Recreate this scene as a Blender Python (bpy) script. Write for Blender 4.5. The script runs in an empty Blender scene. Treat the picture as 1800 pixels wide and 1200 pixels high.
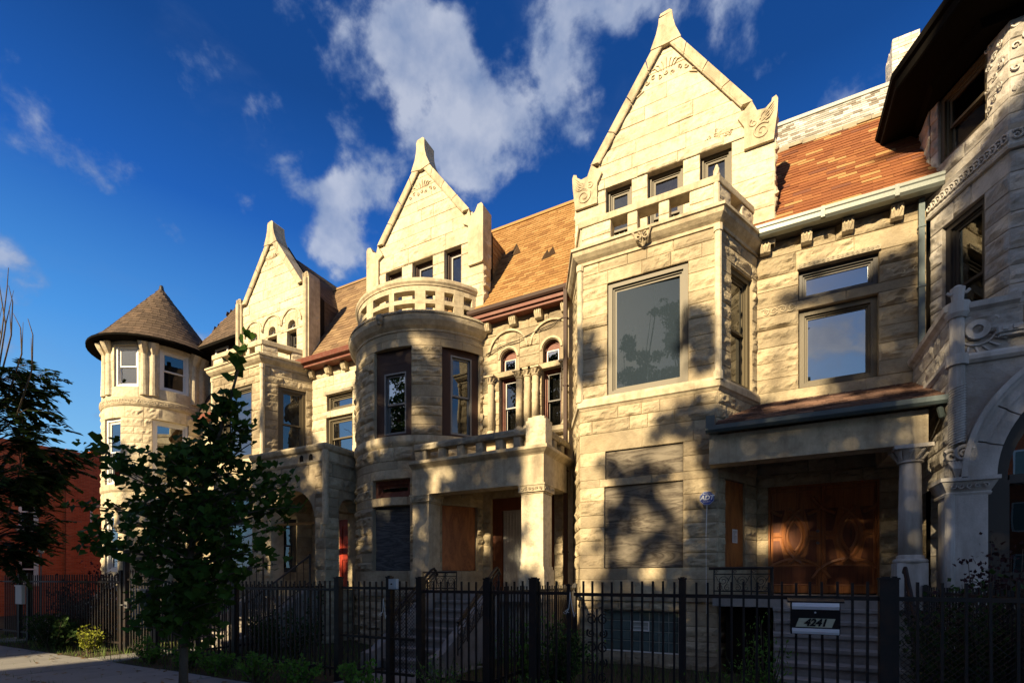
import bpy, bmesh, math, random
from mathutils import Vector, noise
from math import sin, cos, pi, radians as R
S = bpy.context.scene
col = S.collection
rnd = random.Random(7)

# ------------------------------------------------------------------ camera
cd = bpy.data.cameras.new('camera'); cam = bpy.data.objects.new('camera', cd); col.objects.link(cam)
cam.location = (0, 0, 1.6); cam.rotation_euler = (R(90), 0, R(27.1))
cd.sensor_width = 36; cd.lens = 17.2; cd.shift_y = 0.2322; cd.clip_end = 2000; cd.clip_start = .05
S.camera = cam
# ------------------------------------------------------------------ sun, sky, exposure
SUN_EL, SUN_AZ = 25.0, 13.0            # elevation; degrees west of the camera-side normal
sdir = Vector((-sin(R(SUN_AZ))*cos(R(SUN_EL)), -cos(R(SUN_AZ))*cos(R(SUN_EL)), sin(R(SUN_EL))))
ld = bpy.data.lights.new('sun', 'SUN'); ld.energy = 5.0; ld.angle = R(0.7); ld.color = (1, .80, .49)
sun = bpy.data.objects.new('sun', ld); col.objects.link(sun)
sun.rotation_euler = sdir.to_track_quat('Z', 'Y').to_euler()
S.view_settings.view_transform = 'Standard'; S.view_settings.look = 'None'
S.view_settings.gamma = 1; S.view_settings.use_curve_mapping = False
S.view_settings.exposure = 1.2
W = bpy.data.worlds.new('World'); S.world = W; W.use_nodes = True
nt = W.node_tree; N = nt.nodes; Lk = nt.links
for n in list(N): N.remove(n)
def nd(t, **k):
    n = N.new(t)
    for a, b in k.items(): setattr(n, a, b)
    return n
out = nd('ShaderNodeOutputWorld'); bg = nd('ShaderNodeBackground'); bg.inputs[1].default_value = .038
sky = nd('ShaderNodeTexSky', sky_type='NISHITA', sun_disc=False, sun_elevation=R(SUN_EL))
sky.sun_rotation = math.atan2(sdir.x, sdir.y); sky.air_density = 1.0; sky.dust_density = .3; sky.ozone_density = 3.0
hs = nd('ShaderNodeHueSaturation'); hs.inputs['Saturation'].default_value = 1.35
gm = nd('ShaderNodeGamma'); gm.inputs[1].default_value = 1.0
tc = nd('ShaderNodeTexCoord'); nrm = nd('ShaderNodeVectorMath', operation='NORMALIZE')
Lk.new(tc.outputs['Generated'], nrm.inputs[0])
sep = nd('ShaderNodeSeparateXYZ'); Lk.new(nrm.outputs[0], sep.inputs[0])
def mth(op, a, b=None, c=None, clamp=False):
    n = nd('ShaderNodeMath', operation=op); n.use_clamp = clamp
    for i, q in enumerate((a, b, c)):
        if q is None: continue
        if isinstance(q, (int, float)): n.inputs[i].default_value = q
        else: Lk.new(q, n.inputs[i])
    return n.outputs[0]
zz = mth('ADD', mth('MAXIMUM', sep.outputs[2], 0.0), .22)
cmb = nd('ShaderNodeCombineXYZ')
Lk.new(mth('DIVIDE', sep.outputs[0], zz), cmb.inputs[0]); Lk.new(mth('DIVIDE', sep.outputs[1], zz), cmb.inputs[1])
def cnoise(scale, detail, off, stretch=(1, 1, 1), rough=.55, dist=.0):
    mp_ = nd('ShaderNodeMapping'); mp_.inputs['Location'].default_value = off; mp_.inputs['Scale'].default_value = stretch
    Lk.new(nrm.outputs[0], mp_.inputs[0])
    n = nd('ShaderNodeTexNoise'); n.inputs['Scale'].default_value = scale; n.inputs['Detail'].default_value = detail
    n.inputs['Roughness'].default_value = rough; n.inputs['Distortion'].default_value = dist
    Lk.new(mp_.outputs[0], n.inputs['Vector']); return n.outputs['Fac']
# cloud banks: direction on the sky, angular radius (deg), weight
BANKS = [((-.492,.4897,.7199),4.5,.42),((-.4151,.5141,.7506),4,.16),((-.4194,.5567,.717),4,.40),((-.4108,.6002,.6863),4,.42),((-.5273,.5475,.6498),4,.24),
 ((-.3477,.6795,.6461),4,.12),((-.6148,.4657,.6365),2.4,.45),((-.5671,.5888,.576),3.4,.52),((-.6174,.5773,.5344),2.6,.40),((-.2695,.6119,.7436),6.5,.11),
 ((-.3096,.6413,.702),6,.17),((-.3044,.691,.6556),5,.13),((-.1613,.6465,.7456),6,.13),((-.5681,.5423,.6191),4,.20),((.0572,.7198,.6919),5,.12),
 ((-.7321,.2509,.6333),3,.18),((-.7423,.333,.5815),3,.12),((-.8194,.3279,.4702),1.8,.20),((-.8762,.2692,.3996),2,.30),((-.3181,.5875,.7441),5,.1)]
tot = None
for d, a, w in BANKS:
    dv = Vector(d).normalized()
    dp = nd('ShaderNodeVectorMath', operation='DOT_PRODUCT'); Lk.new(nrm.outputs[0], dp.inputs[0]); dp.inputs[1].default_value = dv
    mr = nd('ShaderNodeMapRange', interpolation_type='SMOOTHERSTEP'); Lk.new(dp.outputs['Value'], mr.inputs[0])
    mr.inputs[1].default_value = cos(R(a*1.5)); mr.inputs[2].default_value = 1; mr.inputs[3].default_value = 0; mr.inputs[4].default_value = w
    tot = mr.outputs[0] if tot is None else mth('ADD', tot, mr.outputs[0])
# the southern half of the sky, behind the camera, carries loose clouds too (seen in the windows)
sth = nd('ShaderNodeMapRange'); Lk.new(sep.outputs[1], sth.inputs[0])
sth.inputs[1].default_value = .05; sth.inputs[2].default_value = -.25; sth.inputs[3].default_value = 0; sth.inputs[4].default_value = .46
tot = mth('ADD', tot, sth.outputs[0])
big = cnoise(7.5, 9, (2.3, 4.1, .7), (1, 1, 1.15), .56, .12)
den = mth('ADD', mth('MULTIPLY', big, 4.0), tot)
mrc = nd('ShaderNodeMapRange', interpolation_type='SMOOTHSTEP'); Lk.new(den, mrc.inputs[0])
mrc.inputs[1].default_value = 2.22; mrc.inputs[2].default_value = 2.85
wisp = cnoise(5, 7, (7.7, 2.1, 0), (1, 1, 2.2), .62, .5)
mrw = nd('ShaderNodeMapRange', interpolation_type='SMOOTHSTEP'); Lk.new(wisp, mrw.inputs[0])
mrw.inputs[1].default_value = .52; mrw.inputs[2].default_value = .85; mrw.inputs[4].default_value = .16
cf = mth('ADD', mrc.outputs[0], mrw.outputs[0], clamp=True)
cf = mth('MULTIPLY', cf, .86)
cc = nd('ShaderNodeMixRGB'); cc.inputs[1].default_value = (2.0, 3.1, 5.6, 1); cc.inputs[2].default_value = (6.3, 6.9, 8.4, 1)
cv = cnoise(11, 5, (1, 5, 2)); mcv = nd('ShaderNodeMapRange'); Lk.new(cv, mcv.inputs[0]); mcv.inputs[1].default_value = .35; mcv.inputs[2].default_value = .66; mcv.inputs[3].default_value = .15; mcv.inputs[4].default_value = 1.05
Lk.new(mth('MULTIPLY', mrc.outputs[0], mcv.outputs[0], clamp=True), cc.inputs[0])
mx = nd('ShaderNodeMixRGB'); Lk.new(cf, mx.inputs[0])
Lk.new(sky.outputs[0], hs.inputs['Color']); Lk.new(hs.outputs[0], gm.inputs[0])
er = nd('ShaderNodeValToRGB'); Lk.new(sep.outputs[2], er.inputs[0]); el_ = er.color_ramp.elements
for i_, (p_, c_) in enumerate([(0, (.48, .86, 1.15)), (.2, (.29, .68, 1.12)), (.38, (.10, .41, 1.02)), (.55, (.022, .15, .63)), (.68, (.011, .075, .34)), (1, (.006, .045, .22))]):
    e_ = el_[i_] if i_ < 2 else el_.new(p_); e_.position = p_; e_.color = (*c_, 1)
em = nd('ShaderNodeVectorMath', operation='SCALE'); Lk.new(er.outputs[0], em.inputs[0]); em.inputs['Scale'].default_value = 10
sm_ = nd('ShaderNodeMixRGB'); sm_.inputs[0].default_value = .8; Lk.new(gm.outputs[0], sm_.inputs[1]); Lk.new(em.outputs[0], sm_.inputs[2])
Lk.new(sm_.outputs[0], mx.inputs[1]); Lk.new(cc.outputs[0], mx.inputs[2])
# warm glow added to the sky round the sun, to brighten shaded walls
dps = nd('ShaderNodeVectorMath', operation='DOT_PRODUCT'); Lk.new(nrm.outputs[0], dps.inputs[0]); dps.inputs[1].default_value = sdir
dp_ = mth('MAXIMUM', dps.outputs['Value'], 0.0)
fill_glow = mth('ADD', mth('MULTIPLY', mth('POWER', dp_, 60), 26.0), mth('MULTIPLY', mth('POWER', dp_, 4), 2.0))
av = nd('ShaderNodeVectorMath', operation='SCALE'); av.inputs[0].default_value = (1, .80, .52); Lk.new(fill_glow, av.inputs['Scale'])
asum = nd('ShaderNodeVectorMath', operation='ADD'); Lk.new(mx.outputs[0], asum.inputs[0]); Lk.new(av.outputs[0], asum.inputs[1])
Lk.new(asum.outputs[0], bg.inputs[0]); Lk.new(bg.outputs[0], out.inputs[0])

# ------------------------------------------------------------------ materials
def mat(name, base, rough=.8, spec=.3, var=.12, vscale=1.2, island=0, bump=.15, bscale=30, metal=0, stain=None, streak=0):
    """base: rgb; var: large soft mottling; island: per-piece brightness spread; bump: micro relief"""
    m = bpy.data.materials.new(name); m.use_nodes = True; t = m.node_tree; ns = t.nodes; lk = t.links
    b = ns['Principled BSDF']; b.inputs['Roughness'].default_value = rough; b.inputs['Specular IOR Level'].default_value = spec
    b.inputs['Metallic'].default_value = metal
    geo = ns.new('ShaderNodeNewGeometry')
    def nz(sc, det=5, rg=.6, stretch=None):
        n = ns.new('ShaderNodeTexNoise'); n.inputs['Scale'].default_value = sc; n.inputs['Detail'].default_value = det; n.inputs['Roughness'].default_value = rg
        if stretch:
            mp_ = ns.new('ShaderNodeMapping'); mp_.inputs['Scale'].default_value = stretch; lk.new(geo.outputs['Position'], mp_.inputs[0]); lk.new(mp_.outputs[0], n.inputs['Vector'])
        else: lk.new(geo.outputs['Position'], n.inputs['Vector'])
        return n.outputs['Fac']
    def M1(op, a, c, cl=False):
        n = ns.new('ShaderNodeMath'); n.operation = op; n.use_clamp = cl
        for i, q in enumerate((a, c)):
            if isinstance(q, (int, float)): n.inputs[i].default_value = q
            else: lk.new(q, n.inputs[i])
        return n.outputs[0]
    f = M1('ADD', 1 - var, M1('MULTIPLY', nz(vscale), 2*var))
    f = M1('MULTIPLY', f, M1('ADD', 1 - var*.7, M1('MULTIPLY', nz(vscale*9, 4), 1.4*var)))
    if island:
        f = M1('MULTIPLY', f, M1('ADD', 1 - island, M1('MULTIPLY', geo.outputs['Random Per Island'], 2*island)))
    vm = ns.new('ShaderNodeVectorMath'); vm.operation = 'SCALE'; vm.inputs[0].default_value = base; lk.new(f, vm.inputs['Scale'])
    c = vm.outputs[0]
    for stain in (([stain] if stain and not isinstance(stain, list) else stain) or []):
        mr = ns.new('ShaderNodeMapRange'); lk.new(nz(stain[1], 6, .65, stain[3] if len(stain) > 3 else None), mr.inputs[0])
        mr.inputs[1].default_value = .46; mr.inputs[2].default_value = .70; mr.inputs[4].default_value = stain[2]
        mxn = ns.new('ShaderNodeMixRGB'); lk.new(mr.outputs[0], mxn.inputs[0]); lk.new(c, mxn.inputs[1]); mxn.inputs[2].default_value = (*stain[0], 1)
        c = mxn.outputs[0]
    lk.new(c, b.inputs['Base Color'])
    if bump:
        bp = ns.new('ShaderNodeBump'); bp.inputs['Strength'].default_value = bump; bp.inputs['Distance'].default_value = .03
        lk.new(nz(bscale, 6, .65), bp.inputs['Height']); lk.new(bp.outputs[0], b.inputs['Normal'])
    return m
def tile_mat(name, cols, rough=.85, bump=.4):
    m = mat(name, (1, 1, 1), rough, .2, .18, 2.0, 0, bump, 60); t = m.node_tree; ns = t.nodes; lk = t.links
    b = ns['Principled BSDF']; old = b.inputs['Base Color'].links[0].from_socket
    geo = ns.new('ShaderNodeNewGeometry'); cr = ns.new('ShaderNodeValToRGB'); cr.color_ramp.interpolation = 'CONSTANT'
    lk.new(geo.outputs['Random Per Island'], cr.inputs[0]); el = cr.color_ramp.elements
    tw = sum(w for w, _ in cols); acc = 0
    for i, (w, c) in enumerate(cols):
        e = el[i] if i < 2 else el.new(min(acc, .999)); e.position = min(acc, .999); e.color = (*c, 1); acc += w/tw
    mm = ns.new('ShaderNodeMixRGB'); mm.blend_type = 'MULTIPLY'; mm.inputs[0].default_value = 1
    lk.new(cr.outputs[0], mm.inputs[1]); lk.new(old, mm.inputs[2]); lk.new(mm.outputs[0], b.inputs['Base Color'])
    return m
def wood_mat(name, base, dark, rough=.5, scale=3, axis=(1, 1, .12), spec=.4, bands=9, dist=1.2):
    m = bpy.data.materials.new(name); m.use_nodes = True; t = m.node_tree; ns = t.nodes; lk = t.links; b = ns['Principled BSDF']
    b.inputs['Roughness'].default_value = rough; b.inputs['Specular IOR Level'].default_value = spec
    geo = ns.new('ShaderNodeNewGeometry'); mp_ = ns.new('ShaderNodeMapping'); mp_.inputs['Scale'].default_value = axis; lk.new(geo.outputs['Position'], mp_.inputs[0])
    n = ns.new('ShaderNodeTexNoise'); n.inputs['Scale'].default_value = scale; n.inputs['Detail'].default_value = 3; n.inputs['Distortion'].default_value = dist; lk.new(mp_.outputs[0], n.inputs['Vector'])
    mu = ns.new('ShaderNodeMath'); mu.operation = 'MULTIPLY'; mu.inputs[1].default_value = bands; lk.new(n.outputs['Fac'], mu.inputs[0])
    fr = ns.new('ShaderNodeMath'); fr.operation = 'PINGPONG'; fr.inputs[1].default_value = 1; lk.new(mu.outputs[0], fr.inputs[0])
    n2 = ns.new('ShaderNodeTexNoise'); n2.inputs['Scale'].default_value = 40; n2.inputs['Detail'].default_value = 4; lk.new(mp_.outputs[0], n2.inputs['Vector'])
    ad = ns.new('ShaderNodeMath'); ad.operation = 'MULTIPLY'; lk.new(fr.outputs[0], ad.inputs[0]); lk.new(n2.outputs['Fac'], ad.inputs[1])
    a2 = ns.new('ShaderNodeMath'); a2.operation = 'MULTIPLY'; a2.use_clamp = True; a2.inputs[1].default_value = 1.7; lk.new(ad.outputs[0], a2.inputs[0])
    mx_ = ns.new('ShaderNodeMixRGB'); lk.new(a2.outputs[0], mx_.inputs[0]); mx_.inputs[1].default_value = (*base, 1); mx_.inputs[2].default_value = (*dark, 1)
    lk.new(mx_.outputs[0], b.inputs['Base Color'])
    bp = ns.new('ShaderNodeBump'); bp.inputs['Strength'].default_value = .25; bp.inputs['Distance'].default_value = .01; lk.new(ad.outputs[0], bp.inputs['Height']); lk.new(bp.outputs[0], b.inputs['Normal'])
    return m
def glass_mat(name, refl, tint=(.5, .5, .5), rough=.0, streak=0, wav=.12):
    m = bpy.data.materials.new(name); m.use_nodes = True; t = m.node_tree; ns = t.nodes; lk = t.links
    for n in list(ns): ns.remove(n)
    o = ns.new('ShaderNodeOutputMaterial'); g = ns.new('ShaderNodeBsdfGlossy'); g.inputs['Roughness'].default_value = rough; g.inputs['Color'].default_value = (.9, .93, .95, 1)
    tr = ns.new('ShaderNodeBsdfTransparent'); tr.inputs[0].default_value = (*tint, 1)
    lw = ns.new('ShaderNodeLayerWeight'); lw.inputs[0].default_value = .3
    ad = ns.new('ShaderNodeMath'); ad.operation = 'MULTIPLY_ADD'; ad.inputs[1].default_value = .5; ad.inputs[2].default_value = refl; ad.use_clamp = True; lk.new(lw.outputs['Fresnel'], ad.inputs[0])
    geo = ns.new('ShaderNodeNewGeometry'); nz = ns.new('ShaderNodeTexNoise'); nz.inputs['Scale'].default_value = 1.1; nz.inputs['Detail'].default_value = 1; lk.new(geo.outputs['Position'], nz.inputs['Vector'])
    bp = ns.new('ShaderNodeBump'); bp.inputs['Strength'].default_value = wav; bp.inputs['Distance'].default_value = .02; lk.new(nz.outputs['Fac'], bp.inputs['Height']); lk.new(bp.outputs[0], g.inputs['Normal'])
    mx_ = ns.new('ShaderNodeMixShader'); lk.new(ad.outputs[0], mx_.inputs[0]); lk.new(tr.outputs[0], mx_.inputs[1]); lk.new(g.outputs[0], mx_.inputs[2])
    last = mx_.outputs[0]
    if streak:
        mp_ = ns.new('ShaderNodeMapping'); mp_.inputs['Scale'].default_value = (38, 38, 3.4); lk.new(geo.outputs['Position'], mp_.inputs[0])
        n2 = ns.new('ShaderNodeTexNoise'); n2.inputs['Scale'].default_value = 1; n2.inputs['Detail'].default_value = 3; lk.new(mp_.outputs[0], n2.inputs['Vector'])
        mr = ns.new('ShaderNodeMapRange'); mr.inputs[1].default_value = .6; mr.inputs[2].default_value = .8; mr.inputs[3].default_value = .58; mr.inputs[4].default_value = streak; lk.new(n2.outputs['Fac'], mr.inputs[0])
        df = ns.new('ShaderNodeBsdfDiffuse'); df.inputs[0].default_value = (.036, .052, .072, 1)  # navy film paints in a dark sky reflection, together with streaky dirt
        m2 = ns.new('ShaderNodeMixShader'); lk.new(mr.outputs[0], m2.inputs[0]); lk.new(last, m2.inputs[1]); lk.new(df.outputs[0], m2.inputs[2]); last = m2.outputs[0]
    lk.new(last, o.inputs[0]); return m

BUFF = (.50, .42, .28)
SOOT = ((.17, .135, .10), .6, .7); STREAK = ((.17, .13, .09), 5.0, .5, (1, 1, .16)); FLECK = ((.21, .165, .11), 7, .5)
STONE = mat('limestone_rough', (.47, .39, .26), .9, .15, .22, .9, .22, .7, 30, stain=[((.30, .23, .14), 2.2, .6), SOOT, FLECK])
SMOOTH = mat('limestone_dressed', (.52, .44, .305), .85, .2, .18, 1.1, .08, .35, 40, stain=[((.27, .21, .14), 1.6, .6), STREAK, FLECK])
PALE = mat('limestone_clean', (.60, .52, .375), .85, .2, .16, 1.3, .09, .45, 32, stain=[((.36, .28, .18), 1.2, .6), ((.2, .155, .10), 9, .5)])
GREY = mat('limestone_grey', (.42, .39, .35), .9, .15, .16, 1.0, .14, .5, 22, stain=[((.14, .125, .11), 1.2, .6), FLECK])
GREYS = mat('limestone_grey_dressed', (.54, .51, .47), .85, .2, .14, 1.3, .06, .25, 40, stain=[((.17, .15, .13), 1.8, .6, (1, 1, .4)), STREAK])
WEATH = mat('limestone_weathered', (.33, .285, .21), .92, .15, .2, 2.0, .1, .5, 26, stain=((.09, .08, .065), 2.2, .75))
JOINT = mat('mortar', (.2, .17, .13), .95, .1, .1)
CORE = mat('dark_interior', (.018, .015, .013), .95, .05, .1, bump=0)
BROWN = mat('brown_trim_paint', (.045, .022, .016), .6, .25, .12, 2, 0, .08)
RUST = mat('rust_red_trim_paint', (.14, .038, .022), .55, .3, .15, 2, 0, .15, stain=((.20, .12, .08), 9, .4))
OLIVE = mat('olive_window_paint', (.085, .066, .036), .5, .4, .1, 2, 0, .08)
DKFR = mat('dark_window_paint', (.035, .03, .026), .45, .4, .1, 2, 0, .06)
WHITE = mat('white_window_paint', (.72, .70, .66), .5, .4, .06, 2, 0, .05)
SILVER = mat('aluminium_sash', (.17, .165, .16), .4, .4, .05, 3, 0, 0, metal=.4)
BLIND = mat('window_blind', (.42, .38, .30), .8, .2, .05, 2, .08, 0)
CURT = mat('curtain_cloth', (.34, .32, .29), .9, .1, .15, 6, .05, .2, 12)
TEAL = mat('teal_drape', (.06, .12, .14), .9, .1, .15, 6, .05, .2, 12)
ZINC = mat('grey_gutter_metal', (.20, .22, .20), .4, .5, .12, 1.5, 0, .05, metal=.35, stain=((.22, .2, .17), 2.5, .4))
BLUEG = mat('blue_gutter_metal', (.075, .10, .105), .45, .5, .15, 2, 0, .08, metal=.2)
IRON = mat('black_iron', (.013, .012, .012), .5, .4, .2, 5, 0, .12, 80, stain=((.05, .024, .014), 6, .55))
PLYG = wood_mat('weathered_plywood', (.19, .165, .13), (.065, .052, .042), .85, 2.2, (.45, .45, 2.2), .15)
PLYD = wood_mat('dark_weathered_plywood', (.10, .105, .11), (.035, .037, .042), .8, 2.2, (.4, .4, 3), .15)
PLYO = wood_mat('orange_plywood', (.44, .155, .042), (.22, .07, .022), .5, 1.8, (1.6, 1.6, .5), .4, 7, .8)
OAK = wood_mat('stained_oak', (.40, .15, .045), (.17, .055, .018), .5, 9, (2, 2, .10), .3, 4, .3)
OAKD = wood_mat('dark_oak_and_recess_shade', (.17, .05, .016), (.07, .022, .009), .45, 9, (2, 2, .10), .4, 4, .3)  # dark oak of a door frame, also painted recess shade on the doors
OAKL = wood_mat('oak_moulding', (.36, .14, .048), (.28, .10, .035), .5, 9, (2, 2, .3), .5, 4, .3)
REDW = wood_mat('red_door_wood', (.42, .045, .02), (.2, .02, .01), .4, 3, (1, 1, .14), .4)
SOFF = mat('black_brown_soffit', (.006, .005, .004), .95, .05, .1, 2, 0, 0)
T_ORG = tile_mat('orange_tan_shingle', [(3, (0.320, 0.180, 0.068)), (3, (0.280, 0.152, 0.054)), (2, (0.352, 0.204, 0.080)), (1, (0.224, 0.112, 0.040))])
T_RED = tile_mat('terracotta_slate', [(5, (0.221, 0.082, 0.034)), (4, (0.193, 0.070, 0.030)), (3, (0.254, 0.102, 0.041)), (2, (0.344, 0.197, 0.082)), (1, (0.164, 0.066, 0.039))])
T_SIL = tile_mat('silvered_slate', [(3, (0.468, 0.452, 0.406)), (2, (0.343, 0.328, 0.289)), (2, (0.234, 0.203, 0.164)), (3, (0.546, 0.538, 0.507))], .6)
T_BRN = tile_mat('brown_shingle', [(3, (0.221, 0.145, 0.081)), (3, (0.187, 0.119, 0.068)), (2, (0.255, 0.170, 0.093)), (1, (0.145, 0.093, 0.055))])
T_DRK = tile_mat('dark_brown_shingle', [(3, (.115, .08, .055)), (3, (.10, .07, .048)), (2, (.135, .092, .062)), (1, (.08, .056, .04))])
T_PUR = tile_mat('purple_brown_shingle', [(3, (.16, .095, .075)), (3, (.13, .08, .065)), (2, (.20, .12, .09))])
GL_SKY = glass_mat('window_glass_bright', .30, (.22, .22, .22), wav=.3)
GL_MID = glass_mat('window_glass', .10, (.4, .4, .4), wav=.3)
GL_DARK = glass_mat('shaded_window_glass', .05, (.4, .4, .4))
GL_DIRT_SKY = glass_mat('window_glass_dirt_sky_tint', .07, (.25, .27, .28), .0, .8, 0)
GL_BLK = mat('glass_block', (.10, .14, .13), .15, .6, .3, 6, .2, .3, 20)
BRICK = None
def brick_mat():
    m = mat('red_brick', (.52, .115, .045), .9, .15, .2, 1.0, 0, .3, 40); t = m.node_tree; ns = t.nodes; lk = t.links; b = ns['Principled BSDF']
    old = b.inputs['Base Color'].links[0].from_socket; geo = ns.new('ShaderNodeNewGeometry'); mp_ = ns.new('ShaderNodeMapping')
    mp_.inputs['Rotation'].default_value = (R(90), 0, R(90)); sp = ns.new('ShaderNodeSeparateXYZ'); cb = ns.new('ShaderNodeCombineXYZ'); lk.new(geo.outputs['Position'], sp.inputs[0])
    ad = ns.new('ShaderNodeMath'); lk.new(sp.outputs[0], ad.inputs[0]); lk.new(sp.outputs[1], ad.inputs[1]); lk.new(ad.outputs[0], cb.inputs[0]); lk.new(sp.outputs[2], cb.inputs[1])
    br = ns.new('ShaderNodeTexBrick'); br.inputs['Scale'].default_value = 1; br.inputs['Brick Width'].default_value = .22; br.inputs['Row Height'].default_value = .075; br.inputs['Mortar Size'].default_value = .008
    br.inputs['Color1'].default_value = (1, 1, 1, 1); br.inputs['Color2'].default_value = (.7, .65, .65, 1); br.inputs['Mortar'].default_value = (.75, 1.4, 1.8, 1); lk.new(cb.outputs[0], br.inputs['Vector'])
    mm = ns.new('ShaderNodeMixRGB'); mm.blend_type = 'MULTIPLY'; mm.inputs[0].default_value = 1; lk.new(old, mm.inputs[1]); lk.new(br.outputs[0], mm.inputs[2]); lk.new(mm.outputs[0], b.inputs['Base Color'])
    return m
BRICK = brick_mat()
CONC = mat('concrete_walk', (.26, .25, .235), .9, .2, .12, .8, .08, .25, 50, stain=((.13, .125, .12), 1.1, .5))
STEPC = mat('worn_step_stone', (.30, .27, .24), .9, .2, .18, 2, .05, .3, 40, stain=((.10, .09, .08), 3, .6))
SOIL = mat('soil', (.07, .055, .035), 1, .1, .3, 2, 0, .8, 12)
ASPH = mat('asphalt', (.05, .05, .052), .9, .2, .15, 1, 0, .4, 80)
GRASS = mat('grass_blades', (.10, .15, .035), .8, .2, .3, 2, .35, 0)
def leaf_mat(name, c, isl=.35, tr=.25):
    m = mat(name, c, .65, .12, .15, 3, isl, 0)
    ns = m.node_tree.nodes; lk = m.node_tree.links; b = ns['Principled BSDF']; o = ns['Material Output']
    tl = ns.new('ShaderNodeBsdfTranslucent'); lk.new(b.inputs['Base Color'].links[0].from_socket, tl.inputs[0])
    ms = ns.new('ShaderNodeMixShader'); ms.inputs[0].default_value = tr; lk.new(b.outputs[0], ms.inputs[1]); lk.new(tl.outputs[0], ms.inputs[2]); lk.new(ms.outputs[0], o.inputs[0])
    return m
LEAF1 = leaf_mat('ginkgo_leaf', (.045, .095, .014)); LEAF2 = leaf_mat('dark_leaf', (.03, .06, .015)); LEAF3 = leaf_mat('weed_leaf', (.10, .21, .03))
LEAF4 = leaf_mat('purple_leaf', (.04, .018, .02)); LEAF5 = leaf_mat('yellow_leaf', (.22, .24, .03))
BARK = mat('bark', (.12, .095, .07), .95, .1, .3, 6, 0, .8, 30)
WIRE = mat('old_cable', (.03, .025, .02), .7, .2, 0, bump=0)

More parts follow.
